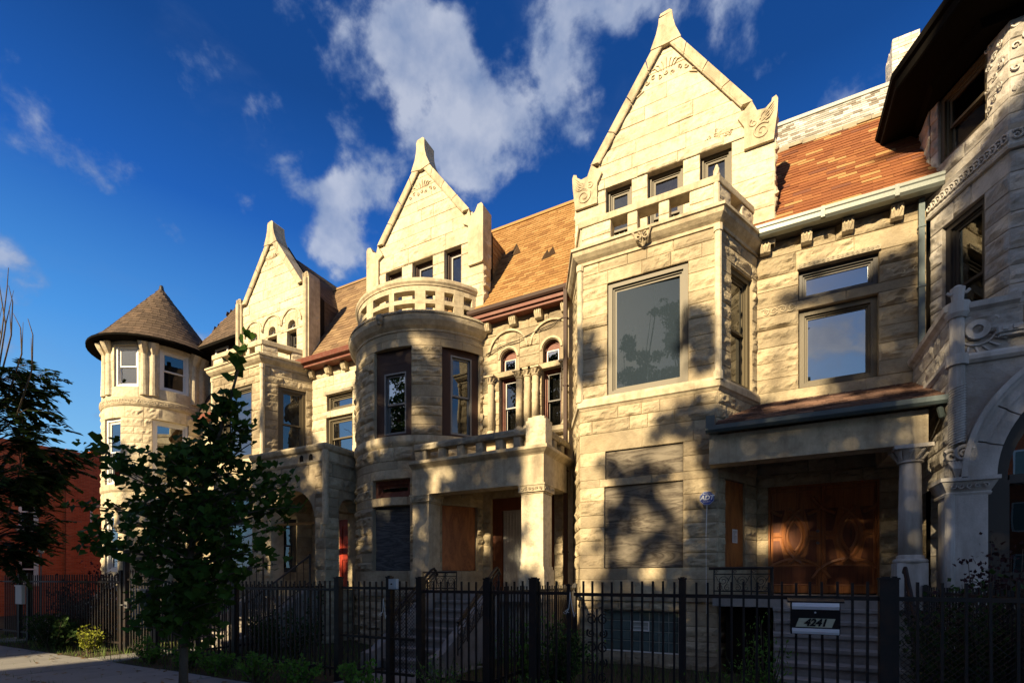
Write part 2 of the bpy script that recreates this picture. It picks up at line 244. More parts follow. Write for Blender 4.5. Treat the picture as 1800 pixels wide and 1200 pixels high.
# ------------------------------------------------------------------ mesh helpers
class M:
    def __init__(s): s.v = []; s.f = []; s.mi = []
    def add(s, vs, fs, m=0):
        o = len(s.v); s.v += [tuple(p) for p in vs]; s.f += [tuple(i+o for i in f) for f in fs]; s.mi += [m]*len(fs)
    def quad(s, a, b, c, d, m=0): s.add([a, b, c, d], [(0, 1, 2, 3)], m)
    def hexa(s, p, m=0): s.add(p, [(0, 3, 2, 1), (4, 5, 6, 7), (0, 1, 5, 4), (1, 2, 6, 5), (2, 3, 7, 6), (3, 0, 4, 7)], m)
    def box(s, x0, x1, y0, y1, z0, z1, m=0):
        s.hexa([(x0, y0, z0), (x1, y0, z0), (x1, y1, z0), (x0, y1, z0), (x0, y0, z1), (x1, y0, z1), (x1, y1, z1), (x0, y1, z1)], m)
    def mbox(s, mp, u0, u1, z0, z1, d0, d1, m=0, n=1):
        for i in range(n):
            a = u0+(u1-u0)*i/n; b = u0+(u1-u0)*(i+1)/n
            s.hexa([mp(a, z0, d1), mp(b, z0, d1), mp(b, z0, d0), mp(a, z0, d0), mp(a, z1, d1), mp(b, z1, d1), mp(b, z1, d0), mp(a, z1, d0)], m)
    def prism(s, mp, pts, d0, d1, m=0):
        n = len(pts); vs = [mp(u, z, d1) for u, z in pts]+[mp(u, z, d0) for u, z in pts]
        s.add(vs, [tuple(range(n)), tuple(range(2*n-1, n-1, -1))]+[(i+n, (i+1) % n+n, (i+1) % n, i) for i in range(n)], m)
    def tube(s, pts, r, n=6, r2=None, m=0, caps=True):
        pts = [Vector(p) for p in pts]; k = len(pts); r2 = r if r2 is None else r2; vs = []; pn = None
        for i, p in enumerate(pts):
            t = (pts[min(i+1, k-1)]-pts[max(i-1, 0)]).normalized()
            if pn is None: pn = t.orthogonal().normalized()
            else:
                pn = (pn-t*pn.dot(t))
                pn = pn.normalized() if pn.length > 1e-6 else t.orthogonal().normalized()
            bn = t.cross(pn); rr = (r[i] if isinstance(r, (list, tuple)) else r+(r2-r)*i/max(k-1, 1))
            for j in range(n): a = 2*pi*j/n; vs.append(p+pn*cos(a)*rr+bn*sin(a)*rr)
        fs = [(i*n+j, i*n+(j+1) % n, (i+1)*n+(j+1) % n, (i+1)*n+j) for i in range(k-1) for j in range(n)]
        if caps: fs += [tuple(range(n-1, -1, -1)), tuple((k-1)*n+j for j in range(n))]
        s.add(vs, fs, m)
    def lathe(s, c, prof, n=16, m=0, sx=1):
        vs = []; k = len(prof)
        for r, z in prof:
            for j in range(n): a = 2*pi*j/n; vs.append((c[0]+r*cos(a), c[1]+r*sin(a), z))
        fs = [(i*n+j, i*n+(j+1) % n, (i+1)*n+(j+1) % n, (i+1)*n+j) for i in range(k-1) for j in range(n)]
        fs += [tuple(range(n-1, -1, -1)), tuple((k-1)*n+j for j in range(n))]
        s.add(vs, fs, m)
    def mould(s, path, prof, m=0):
        """closed profile [(outward, z)] swept along a plan polyline with mitred corners"""
        k = len(path); offs = []
        for i in range(k):
            p = Vector(path[i]); ds = []
            if i > 0: ds.append((p-Vector(path[i-1])).normalized())
            if i < k-1: ds.append((Vector(path[i+1])-p).normalized())
            ns_ = [Vector((d.y, -d.x)) for d in ds]; n = sum(ns_, Vector((0, 0))).normalized()
            offs.append(n/max(.3, n.dot(ns_[0])))
        q = len(prof); vs = []
        for i in range(k):
            for d, z in prof: vs.append((path[i][0]+offs[i].x*d, path[i][1]+offs[i].y*d, z))
        fs = [(i*q+j, i*q+(j+1) % q, (i+1)*q+(j+1) % q, (i+1)*q+j) for i in range(k-1) for j in range(q)]
        fs += [tuple(range(q)), tuple((k-1)*q+j for j in range(q-1, -1, -1))]
        s.add(vs, fs, m)
    def spiral(s, mp, uc, zc, r, turns=1.5, a0=0, tr=.02, d=0, flip=1, n=22, seg=5):
        pts = []
        for i in range(n+1):
            t = i/n; a = a0+flip*t*turns*2*pi; rr = r*(1-.82*t); pts.append(mp(uc+rr*cos(a), zc+rr*sin(a), d))
        s.tube(pts, tr, seg, tr*.6)
    def obj(s, name, mats, parent=None, smooth=False, flip=False):
        me = bpy.data.meshes.new(name); me.from_pydata(s.v, [], s.f)
        if not isinstance(mats, (list, tuple)): mats = [mats]
        for mm in mats: me.materials.append(mm)
        if len(mats) > 1: me.polygons.foreach_set('material_index', s.mi)
        if smooth: me.polygons.foreach_set('use_smooth', [True]*len(me.polygons))
        me.update(); o = bpy.data.objects.new(name, me); col.objects.link(o)
        if parent is not None:
            o.parent = parent; o.matrix_parent_inverse.identity()
            w = Vector((0, 0, 0)); q = parent
            while q is not None: w += Vector(q.location); q = q.parent
            o.location = -w if w.length else (0, 0, 0)
        return o
def tag(o, label=None, cat=None, group=None, kind=None):
    if label: o['label'] = label
    if cat: o['category'] = cat
    if group: o['group'] = group
    if kind: o['kind'] = kind
    return o
def thing(name, label, cat, loc, group=None):
    o = bpy.data.objects.new(name, None); col.objects.link(o); o.location = loc; o.empty_display_size = .3
    return tag(o, label, cat, group)
def flat(ox, oy, deg=0):
    c, s_ = cos(R(deg)), sin(R(deg))
    return lambda u, z, d=0: (ox+u*c+d*s_, oy+u*s_-d*c, z)
def cyl(cx, cy, rad):
    return lambda u, z, d=0: (cx+(rad+d)*sin(u/rad), cy-(rad+d)*cos(u/rad), z)
def chord(mp, u0, u1):
    a = mp(u0, 0, 0); b = mp(u1, 0, 0); L_ = math.hypot(b[0]-a[0], b[1]-a[1]); an = math.degrees(math.atan2(b[1]-a[1], b[0]-a[0]))
    return flat(a[0], a[1], an), L_
def arc(cx, cy, rad, a0, a1, n): return [(cx+rad*sin(R(a0+(a1-a0)*i/n)), cy-rad*cos(R(a0+(a1-a0)*i/n))) for i in range(n+1)]
def nz3(x, y, z): return noise.noise(Vector((x, y, z)))

def rock(m, mp, u0, u1, zs, ops=(), bl=.6, amp=.03, cell=.05, smooth=(), rough=.6, seed=0, span=None):
    """coursed ashlar: every block a relief grid, joints sunk; smooth = indexes of dressed courses"""
    rr = random.Random(seed)
    for ci in range(len(zs)-1):
        z0, z1 = zs[ci], zs[ci+1]; zm = (z0+z1)/2
        if z1-z0 < .02: continue
        a0, a1 = (u0, u1) if span is None else span(zm)
        sp = [(a0, a1)]
        for o in ops:
            if o[2] < zm < o[3]:
                ns_ = []
                for a, b in sp:
                    if o[1] <= a or o[0] >= b: ns_.append((a, b)); continue
                    if o[0] > a: ns_.append((a, o[0]))
                    if o[1] < b: ns_.append((o[1], b))
                sp = ns_
        for a, b in sp:
            if b-a < .03: continue
            k = max(1, round((b-a)/(bl*(1 if ci not in smooth else 1.6))))
            cuts = [a]
            for i in range(1, k): cuts.append(a+(b-a)*(i+rr.uniform(-.28, .28)+(.25 if ci % 2 else -.25)*(k > 1))/k)
            cuts.append(b)
            for i in range(k):
                p, q = cuts[i], cuts[i+1]; w, h = q-p, z1-z0
                nu = max(2, int(w/cell)); nv = max(2, int(h/cell)); jw = min(.011, w*.1)
                us = [p, p+jw]+[p+jw+(w-2*jw)*j/nu for j in range(1, nu)]+[q-jw, q]
                vs_ = [z0, z0+jw]+[z0+jw+(h-2*jw)*j/nv for j in range(1, nv)]+[z1-jw, z1]
                sm = ci in smooth or rr.random() > rough; band = rr.random() < .55; sd = rr.random()*50; bo = rr.uniform(-.004, .004)
                zc = rr.uniform(.35, .65)
                V = []; nU, nV = len(us), len(vs_)
                for jv, z in enumerate(vs_):
                    for ju, u in enumerate(us):
                        if ju in (0, nU-1) or jv in (0, nV-1): d = -.010 if sm else -.013
                        elif sm: d = bo+.002*nz3(u*5, z*5, sd)
                        else:
                            e = min((u-p)/w, (q-u)/w, .5)*w; e2 = min(z-z0, z1-z); ed = min(1, min(e/.05, e2/.045))
                            n1 = nz3(u*3.3, z*6.5, sd); n2 = nz3(u*9, z*15, sd+9); n3 = abs(nz3(u*5, z*9, sd+4))
                            d = amp*ed*(.42+.8*n1+.6*n2+.7*n3+.22*nz3(u*21, z*30, sd+17))
                            if band: d *= max(.12, 1-((z-z0)/h-zc)**2*9)
                            d = max(-.01, d)+bo
                        V.append(mp(u, z, d))
                m.add(V, [(jv*nU+ju, jv*nU+ju+1, (jv+1)*nU+ju+1, (jv+1)*nU+ju) for jv in range(nV-1) for ju in range(nU-1)])
def courses(z0, z1, h, breaks=(), seed=1):
    rr = random.Random(seed); pts = sorted({z0, z1} | {b for b in breaks if z0 < b < z1}); o = [z0]
    for a, b in zip(pts, pts[1:]):
        k = max(1, round((b-a)/h))
        for i in range(1, k): o.append(a+(b-a)*(i+rr.uniform(-.12, .12))/k)
        o.append(b)
    return o
def backing(m, mp, u0, u1, z0, z1, ops=(), d=-.014, n=1):
    """mortar sheet behind the blocks, cut at the openings"""
    zs = sorted({z0, z1} | {z for o in ops for z in (o[2], o[3]) if z0 < z < z1})
    us = sorted({u0, u1} | {u for o in ops for u in (o[0], o[1]) if u0 < u < u1})
    for za, zb in zip(zs, zs[1:]):
        for ua, ub in zip(us, us[1:]):
            if any(o[0] < (ua+ub)/2 < o[1] and o[2] < (za+zb)/2 < o[3] for o in ops): continue
            k = max(1, int((ub-ua)/.2)) if n > 1 else 1
            for i in range(k):
                a = ua+(ub-ua)*i/k; b = ua+(ub-ua)*(i+1)/k
                m.quad(mp(a, za, d), mp(b, za, d), mp(b, zb, d), mp(a, zb, d))
def reveal(m, mp, o, depth=.3, n=1):
    a, b, z0, z1 = o; D0 = .0
    m.quad(mp(a, z0, D0), mp(a, z1, D0), mp(a, z1, -depth), mp(a, z0, -depth)); m.quad(mp(b, z1, D0), mp(b, z0, D0), mp(b, z0, -depth), mp(b, z1, -depth))
    for i in range(n):
        p = a+(b-a)*i/n; q = a+(b-a)*(i+1)/n
        m.quad(mp(p, z1, D0), mp(q, z1, D0), mp(q, z1, -depth), mp(p, z1, -depth)); m.quad(mp(q, z0, D0), mp(p, z0, D0), mp(p, z0, -depth), mp(q, z0, -depth))
def arch_panel(m, mp, u0, u1, z0, z1, uc, r, d=0, depth=.3, n=18, vous=0, ring=None):
    """flat stone panel u0..u1, z0..z1 with a round-headed hole springing at z0"""
    for i in range(n):
        t0, t1 = pi*i/n, pi*(i+1)/n; P = []
        for t in (t0, t1):
            c, s_ = cos(t), sin(t); inn = (uc+r*c, z0+r*s_)
            k = 1e9
            if c > 1e-6: k = min(k, (u1-uc)/c)
            if c < -1e-6: k = min(k, (u0-uc)/c)
            if s_ > 1e-6: k = min(k, (z1-z0)/s_)
            P.append((inn, (uc+k*c, z0+k*s_)))
        (a, b), (c_, e) = P
        m.quad(mp(*a, d), mp(*b, d), mp(*e, d), mp(*c_, d)); m.quad(mp(*a, d), mp(*c_, d), mp(*c_, d-depth), mp(*a, d-depth))
        for ux in (u0, u1):   # fill the corner where the ray switches side
            if (abs(b[0]-ux) < 1e-6) != (abs(e[0]-ux) < 1e-6): m.add([mp(*b, d), mp(ux, z1, d), mp(*e, d)], [(0, 1, 2)])
def hood(m, mp, uc, zc, r, w, t, d0=0, n=20, a0=0, a1=180):
    for i in range(n):
        p = R(a0+(a1-a0)*i/n); q = R(a0+(a1-a0)*(i+1)/n); A = []
        for dd in (d0+t, d0):
            A += [mp(uc+r*cos(p), zc+r*sin(p), dd), mp(uc+(r+w)*cos(p), zc+(r+w)*sin(p), dd), mp(uc+(r+w)*cos(q), zc+(r+w)*sin(q), dd), mp(uc+r*cos(q), zc+r*sin(q), dd)]
        m.hexa(A)
def ring(m, mp, u0, u1, z0, z1, w, d0, d1):
    m.mbox(mp, u0, u0+w, z0, z1, d0, d1); m.mbox(mp, u1-w, u1, z0, z1, d0, d1)
    m.mbox(mp, u0+w, u1-w, z0, z0+w, d0, d1); m.mbox(mp, u0+w, u1-w, z1-w, z1, d0, d1)
def window(par, mp, u0, u1, z0, z1, set_=-.12, fw=.08, fm=BROWN, sm=None, gm=GL_MID, style='double', back=None, step=True, name='window', sw=.045, split=.5, bz=.55, tilt=0):
    m = M(); ring(m, mp, u0, u1, z0, z1, fw, set_-.13, set_)
    if step: ring(m, mp, u0+fw, u1-fw, z0+fw, z1-fw, .03, set_-.13, set_-.04); fw += .03
    w = m.obj(name, fm, par)
    a, b, c, d = u0+fw, u1-fw, z0+fw, z1-fw; sm = sm or fm
    s_ = M(); g = M()
    if style == 'double':
        zm = c+(d-c)*split
        ring(s_, mp, a, b, zm-.02, d, sw, set_-.10, set_-.06); ring(s_, mp, a, b, c, zm+.02, sw, set_-.13, set_-.102)
        g.mbox(mp, a+sw, b-sw, zm-.02+sw, d-sw, set_-.084, set_-.078); g.mbox(mp, a+sw, b-sw, c+sw, zm+.02-sw, set_-.118, set_-.112)
    else:
        ring(s_, mp, a, b, c, d, sw, set_-.11, set_-.07); uc_ = (a+b)/2; mt_ = lambda u, z, dd: mp(u, z, dd-(u-uc_)*tilt); g.mbox(mt_, a+sw, b-sw, c+sw, d-sw, set_-.094, set_-.088)
    s_.obj('sash', sm, w); g.obj('pane', gm, w)
    if back == 'blind':
        k = M(); zt = d; nb = int((d-c)*bz/.045)
        for i in range(nb):
            z = zt-i*.045; A = mp(a, z, set_-.18); k.add([mp(a, z, set_-.2), mp(b, z, set_-.2), mp(b, z-.042, set_-.17), mp(a, z-.042, set_-.17)], [(0, 1, 2, 3)])
        k.obj('blind', BLIND, w)
    elif back in ('curtain', 'teal'):
        k = M(); nn = max(8, int((b-a)/.03)); pts = []
        for i in range(nn+1):
            u = a+(b-a)*i/nn; pts.append((u, set_-.2+.02*sin(i*1.9)))
        lo = d-(d-c)*bz
        for i in range(nn): k.quad(mp(pts[i][0], lo, pts[i][1]), mp(pts[i+1][0], lo, pts[i+1][1]), mp(pts[i+1][0], d, pts[i+1][1]), mp(pts[i][0], d, pts[i][1]))
        k.obj('curtain', TEAL if back == 'teal' else CURT, w)
    return w
def tiles(m, O, U, V, w, l, tw, th, clip=None, seed=0, lift=.013, irregular=.003):
    """overlapping shingles over a sloped rectangle: O corner, U along the eave, V up the slope"""
    O, U, V = Vector(O), Vector(U).normalized(), Vector(V).normalized(); Nn = U.cross(V).normalized(); rr = random.Random(seed)
    for r_ in range(int(l/th)+1):
        v0 = r_*th; off = (r_ % 2)*tw*.5+rr.uniform(-.03, .03); k = -1
        while True:
            a = k*tw+off; b = a+tw-.006; k += 1
            if a > w: break
            a_, b_ = max(a, 0), min(b, w)
            if b_-a_ < .02: continue
            v1 = min(v0+th*1.12, l); 
            if v1 <= v0: continue
            if clip and not clip((a_+b_)/2, (v0+v1)/2): continue
            li = lift+rr.uniform(-irregular, irregular*1.6); j = rr.uniform(-.006, .006)
            p = [O+U*a_+V*(v0+j), O+U*b_+V*(v0+j), O+U*b_+V*v1, O+U*a_+V*v1]
            q = [p[0]+Nn*li, p[1]+Nn*(li+rr.uniform(0, irregular)), p[2]+Nn*.003, p[3]+Nn*.003]
            m.add(p[:2]+q, [(2, 3, 4, 5), (0, 1, 3, 2), (0, 2, 5), (1, 4, 3)])
def corbel(par, mp, u, z0=7.84, z1=8.08, w=.17, mat_=SMOOTH):
    m = M(); m.prism(lambda a, z, d: mp(u-w/2+d, z, a), [(0, z0+.06), (.06, z0), (.12, z0+.03), (.17, z0+.12), (.17, z1), (0, z1)], 0, w)
    for k in (-1, 0, 1): m.tube([mp(u+k*.045, z1-.03, .175), mp(u+k*.06, (z0+z1)/2+.02, .18), mp(u+k*.02, z0+.04, .12)], .013, 5)
    m.obj('corbel', mat_, par)
def column(par, x, y, z0, z1, r, mat_=SMOOTH, cap=.2, base=.1, name='column', sq=False):
    m = M()
    if not sq: m.lathe((x, y), [(r*1.02, z0+base), (r*.98, z0+(z1-z0)*.5), (r*.9, z1-cap)], 20)
    o = m.obj(name, mat_, par, smooth=False)
    for p in o.data.polygons: p.use_smooth = len(p.vertices) == 4
    c = M(); c.lathe((x, y), [(r*.92, z1-cap), (r*1.12, z1-cap+.012), (r*1.12, z1-cap+.03), (r*.98, z1-cap+.04), (r*1.15, z1-cap*.55), (r*1.5, z1-cap*.25), (r*1.55, z1-cap*.2)], 20)
    h = r*1.6; c.box(x-h, x+h, y-h, y+h, z1-cap*.22, z1-.003)
    for k in range(10):
        a = 2*pi*k/10; q = lambda u, z, d: (x+(r*1.32+d)*cos(a+u), y+(r*1.32+d)*sin(a+u), z)
        c.tube([(x+r*1.02*cos(a), y+r*1.02*sin(a), z1-cap+.05), (x+r*1.35*cos(a+.12), y+r*1.35*sin(a+.12), z1-cap*.55), (x+r*1.62*cos(a+.25), y+r*1.62*sin(a+.25), z1-cap*.3), (x+r*1.5*cos(a+.1), y+r*1.5*sin(a+.1), z1-cap*.42)], r*.12, 5)
    c.obj('capital', mat_, o)
    b = M(); b.lathe((x, y), [(r*1.45, z0), (r*1.5, z0+base*.3), (r*1.4, z0+base*.45), (r*1.15, z0+base*.55), (r*1.2, z0+base*.8), (r*1.0, z0+base)], 20); b.obj('base', mat_, o, smooth=True)
    return o
def scroll_relief(m, mp, u0, u1, zc, h, d=.0, tr=.012, step=None):
    """running leaf-scroll carving"""
    st = step or h*1.05; k = max(1, int((u1-u0)/st)); st = (u1-u0)/k
    for i in range(k):
        u = u0+(i+.5)*st; f = 1 if i % 2 else -1
        m.spiral(mp, u, zc, h*.42, 1.3, rnd.uniform(0, 1), tr, d, f, 14, 4)
        m.tube([mp(u-st*.5, zc-f*h*.4, d), mp(u, zc-f*h*.5, d), mp(u+st*.45, zc-f*h*.2, d)], tr, 4)
def house_core(par, poly, z0, z1):
    m = M(); n = len(poly); m.add([(x, y, z0) for x, y in poly]+[(x, y, z1) for x, y in poly], [tuple(range(n-1, -1, -1)), tuple(range(n, 2*n))]+[(i, (i+1) % n, (i+1) % n+n, i+n) for i in range(n)])
    m.obj('interior', CORE, par)
YW = 10.56       # main wall plane
G_ROW = 'pale stone row houses along the street'
# ================================================================== shared house pieces
def bay_faces(x0, x1, y=9.3):
    return flat(0, y, 0), flat(x1, y, 64.6), flat(x0-.596, y+1.256, -64.6), [(x0-.596, y+1.256), (x0, y), (x1, y), (x1+.596, y+1.256)]
def strips(par, name, matr, path, prof):
    m = M(); m.mould(path, prof); return m.obj(name, matr, par)
def gable(par, cx, he, ze, s, half, zf, ops, seed, style, cell=.05, mat_=PALE, z0=7.9, y=10.4, wm=None):
    mp = flat(cx, y, 0); apex = ze+he*s
    zs = courses(z0, apex-.25, .29, [z for o in ops for z in o[2:]]+[ze-.35], seed)
    span = lambda z: (-half, half) if z < ze-.3 else (-min(half, (apex-z)/s-.10), min(half, (apex-z)/s-.10))
    m = M(); rock(m, mp, 0, 0, zs, ops, .85, .026, cell, (), .5, seed, span)
    for sx, dg, ox in ((1, 90, half), (-1, -90, -half)):
        ms = flat(cx+ox, y if sx > 0 else y+.37, dg); rock(m, ms, 0, .37, courses(z0, ze-.1, .3, (), seed+3), (), .5, .05, cell, (), 1, seed)
    for o in ops:
        if len(o) == 4: reveal(m, mp, o, .28)
    wl = m.obj('gable_wall', mat_, par)
    b = M(); hi = [(-half+.02, z0), (half-.02, z0), (half-.02, ze-.3), (he-.05, ze-.02), (0, apex-.12), (-he+.05, ze-.02), (-half+.02, ze-.3)]
    # solid backing well behind the openings
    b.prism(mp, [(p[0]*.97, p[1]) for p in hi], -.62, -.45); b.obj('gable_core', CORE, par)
    k = M()
    c_ = .21*math.sqrt(1+s*s)/s*.72
    for sx in (1, -1):
        q = [(sx*he, ze), (sx*(he-c_), ze-.0), (sx*.0, apex-c_*s), (sx*.0, apex)]
        n_ = 4
        for i in range(n_):   # coping laid in lengths
            t0, t1 = i/n_+.004, (i+1)/n_-.004
            L_ = lambda a, b2, t: (a[0]+(b2[0]-a[0])*t, a[1]+(b2[1]-a[1])*t)
            pp = [L_(q[0], q[3], t0), L_(q[1], q[2], t0), L_(q[1], q[2], t1), L_(q[0], q[3], t1)]
            if sx > 0: pp = pp[::-1]
            k.prism(mp, pp, -.34, .07)
            r1 = [L_(q[1], q[2], t) for t in (t0, t1)]
            k.tube([mp(r1[0][0], r1[0][1]-.02, .05), mp(r1[1][0], r1[1][1]-.02, .05)], .022, 6)
    k.obj('coping', SMOOTH, par)
    f = M(); w = .13
    pts = [(-.30, apex-.30*s+.02), (-.19, apex-.10*s), (-.145, apex+.04), (-w, apex+.18), (-w-.005, zf-.10), (-w+.03, zf-.02), (w*.6, zf), (w, zf-.05), (w, apex+.18), (.145, apex+.04), (.19, apex-.10*s), (.30, apex-.30*s+.02), (0, apex-.42)]
    f.prism(mp, pts[::-1], -.345, .085); f.obj('finial', SMOOTH, par)
    for sx in (-1, 1):
        kn = M()
        if style == 'scroll':
            pts = [(half-.02, ze-.85), (half+.04, ze-.35), (half+.05, ze-.12), (half+.02, ze-.05), (half-.05, ze-.08), (half-.06, ze-.14), (half-.16, ze-.22), (half-.3, ze-.2), (he-.02, ze+.02), (he-.26, ze-.22), (half-.52, ze-.42), (half-.52, ze-.85)]
        elif style == 'block':
            pts = [(half, ze-1.4), (half+.03, ze-1.35), (half+.03, ze-.02), (half-.02, ze+.05), (half-.12, ze+.03), (half-.2, ze-.12), (half-.33, ze-.18), (he-.02, ze+.0), (he-.2, ze-.3), (half-.40, ze-.4), (half-.40, ze-1.4)]
        else:
            pts = [(half-.24, ze+.12), (half-.2, ze+.22), (half-.1, ze+.26), (half, ze+.22), (half+.03, ze+.1), (half+.03, z0), (half-.24, z0)]
        pts = [(sx*a, b_) for a, b_ in pts]
        # make CCW seen from outside
        ar = sum(a[0]*b_[1]-b_[0]*a[1] for a, b_ in zip(pts, pts[1:]+pts[:1]))
        if ar < 0: pts = pts[::-1]
        kn.prism(mp, pts, -.36, .06); kn.obj('kneeler', SMOOTH, par)
    o = M()
    if style == 'scroll':
        for sx in (-1, 1):
            o.spiral(mp, sx*(half-.22), ze-.62, .16, 1.6, .8, .02, .065, sx, 26, 5); o.spiral(mp, sx*(half-.14), ze-.36, .11, 1.2, 3.5, .018, .065, -sx, 20, 5); o.spiral(mp, sx*(half-.36), ze-.42, .08, 1.2, 2, .015, .065, sx, 16, 5)
            for i in range(4): o.tube([mp(sx*(half-.3+i*.03), ze-.5+i*.04, .06), mp(sx*(half-.1), ze-.42+i*.06, .075), mp(sx*(half-.02), ze-.3+i*.05, .06)], .012, 4)
    if style == 'round':
        for sx in (-1, 1):
            for i in range(4): o.tube([mp(sx*(half-.22+i*.07), ze+.1, .06), mp(sx*(half-.2+i*.06), ze+.22, .07)], .022, 5)
            o.tube([mp(sx*(half-.1), z0, .06), mp(sx*(half-.1), ze+.05, .06)], .09, 8)
    # foliage carving near the apex
    for i in range(7 if style != 'round' else 4):
        u = (i-3)*.13*(1 if style != 'round' else .8); o.spiral(mp, u, apex-.98+abs(i-3)*.0+(.05 if i % 2 else 0), .05, 1.1, i, .011, .012, 1 if i % 2 else -1, 10, 4)
    for i in range(-3, 4): o.tube([mp(i*.05, apex-.85, .008), mp(i*.075, apex-.68-abs(i)*.03, .02), mp(i*.1, apex-.62-abs(i)*.05, .006)], .011, 4)
    if style == 'scroll':
        for i in range(14): o.spiral(mp, rnd.uniform(.72, 1.3), rnd.uniform(ze-.42, ze-.24), .04, 1, rnd.random()*6, .009, .01, 1, 8, 4)
        for sx in (-1, 1):
            for i in range(4): o.tube([mp(sx*(.45+i*.05), apex-1.12+i*.04, .01), mp(sx*(.6+i*.03), apex-1.2+i*.07, .02)], .012, 4)
    o.obj('carving', SMOOTH, wl)
    r_ = M(); zt = apex-.35; hb = half-.28
    for sx in (1, -1):
        e = Vector((cx+sx*(hb+.18), y+.28, ze-.35)); t = Vector((cx, y+.28, zt)); V = t-e
        if sx > 0: tiles(r_, e, (0, 1, 0), V, 2.6, V.length, .26, .15, None, seed)
        else: tiles(r_, e+Vector((0, 2.6, 0)), (0, -1, 0), V, 2.6, V.length, .26, .15, None, seed+1)
        r_.quad(e, e+Vector((0, 2.6, 0)), t+Vector((0, 2.6, 0)), t)
        xe = cx+sx*(half-.10); r_.quad((xe, e.y, e.z+.05), (xe, e.y, 8), (xe, e.y+2.6, 8), (xe, e.y+2.6, e.z+.05))
        if sx > 0: tiles(r_, (xe, e.y, 8.1), (0, 1, 0), (0, 0, 1), 2.0, ze-8.4, .24, .13, lambda u, v: v > (u-.3)*1.63-.4, seed+5)
    return mp, wl, r_
def main_roof(par, x0, x1, matr, tw=.25, th=.145, seed=0, zmax=None, zmin=0, name='roof', ye=10.3, ze=8.17, yr=12.5, zr=11.75, skip=None):
    m = M(); V = Vector((0, yr-ye, zr-ze)); L_ = V.length; Vn = V/L_
    lo, hi = zmin*L_, (zmax or 1)*L_
    O = Vector((x0, ye, ze))+Vn*lo
    cl = (lambda u, v: not skip(x0+u, ye+Vn.y*(lo+v))) if skip else None
    tiles(m, O, (1, 0, 0), Vn, x1-x0, hi-lo, tw, th, cl, seed)
    e = Vector((x1-x0, 0, 0)); P = O+Vn*(hi-lo); m.quad(O, O+e, P+e, P)
    if (zmax or 1) == 1:
        m.quad(P, P+e, P+e+Vector((0, 4, -.6)), P+Vector((0, 4, -.6))); m.box(x0, x1, yr-.06, yr+.06, zr-.03, zr+.04)
    return m.obj(name, matr, par)
def railing_scroll(m, a, b, z0a, z0b, h, posts=4, thick=.012):
    """wrought iron panel from a to b (xy), bottom heights z0a, z0b"""
    a, b = Vector((*a, 0)), Vector((*b, 0)); L_ = (b-a).length; d = (b-a)/L_; nn = Vector((d.y, -d.x, 0)); sl = (z0b-z0a)/L_
    mp = lambda u, z, dd=0: tuple(a+d*u+nn*dd+Vector((0, 0, z+z0a+sl*u)))
    for z, t in ((h, .022), (h*.8, .009), (.08, .012)): m.tube([mp(0, z), mp(L_, z)], t, 6)
    for i in range(posts): u = L_*i/(posts-1); m.tube([mp(u, 0), mp(u, h)], thick, 5)
    for i in range(posts-1):
        u0 = L_*i/(posts-1); w = L_/(posts-1)
        m.spiral(mp, u0+w*.5, h*.55, w*.3, 1.5, 0, .007, 0, 1, 16, 4); m.spiral(mp, u0+w*.28, h*.3, w*.2, 1.3, 2, .006, 0, -1, 14, 4); m.spiral(mp, u0+w*.72, h*.3, w*.2, 1.3, 1, .006, 0, 1, 14, 4)
        m.spiral(mp, u0+w*.12, h*.88, w*.11, 1.2, 0, .006, 0, 1, 12, 4)
        m.tube([mp(u0+.02, h*.75), mp(u0+w*.5, h*.2), mp(u0+w-.02, h*.75)], .006, 4)
def steps(par, x0, x1, ytop, z1, run, n, matr=STEPC, z0=0, cheek=0):
    m = M(); rr_ = (z1-z0)/n
    for i in range(n-1):
        zt = z1-rr_*(i+1); y0 = ytop-run*(i+1); jx = rnd.uniform(-.01, .01)
        m.box(x0+jx, x1+jx, y0, y0+run+.05, z0-.1, zt-.045); m.box(x0-.01+jx, x1+.01+jx, y0-.03, y0+run-.003, zt-.045, zt)
    o = m.obj('steps', matr, par)
    if cheek:
        for xa in (x0-.22, x1+.04):
            c = M()
            yb = ytop-run*(n-1)
            c.prism(lambda u, z, d: (xa+.18-d, u, z), [(ytop, 0), (ytop, z1+.05), (ytop-.3, z1+.05), (yb-.1, .35), (yb-.35, .3), (yb-.35, 0)], 0, .18)
            c.obj('stair_wall', STEPC, par)
    return o
CORN = [(0, 7.80), (.03, 7.80), (.035, 7.85), (.09, 7.89), (.15, 7.95), (.17, 8.02), (.2, 8.03), (.2, 8.08), (0, 8.08)]
SILL = [(-.02, 4.93), (.0, 4.93), (.03, 4.97), (.06, 4.99), (.06, 5.1), (.03, 5.16), (-.02, 5.16)]

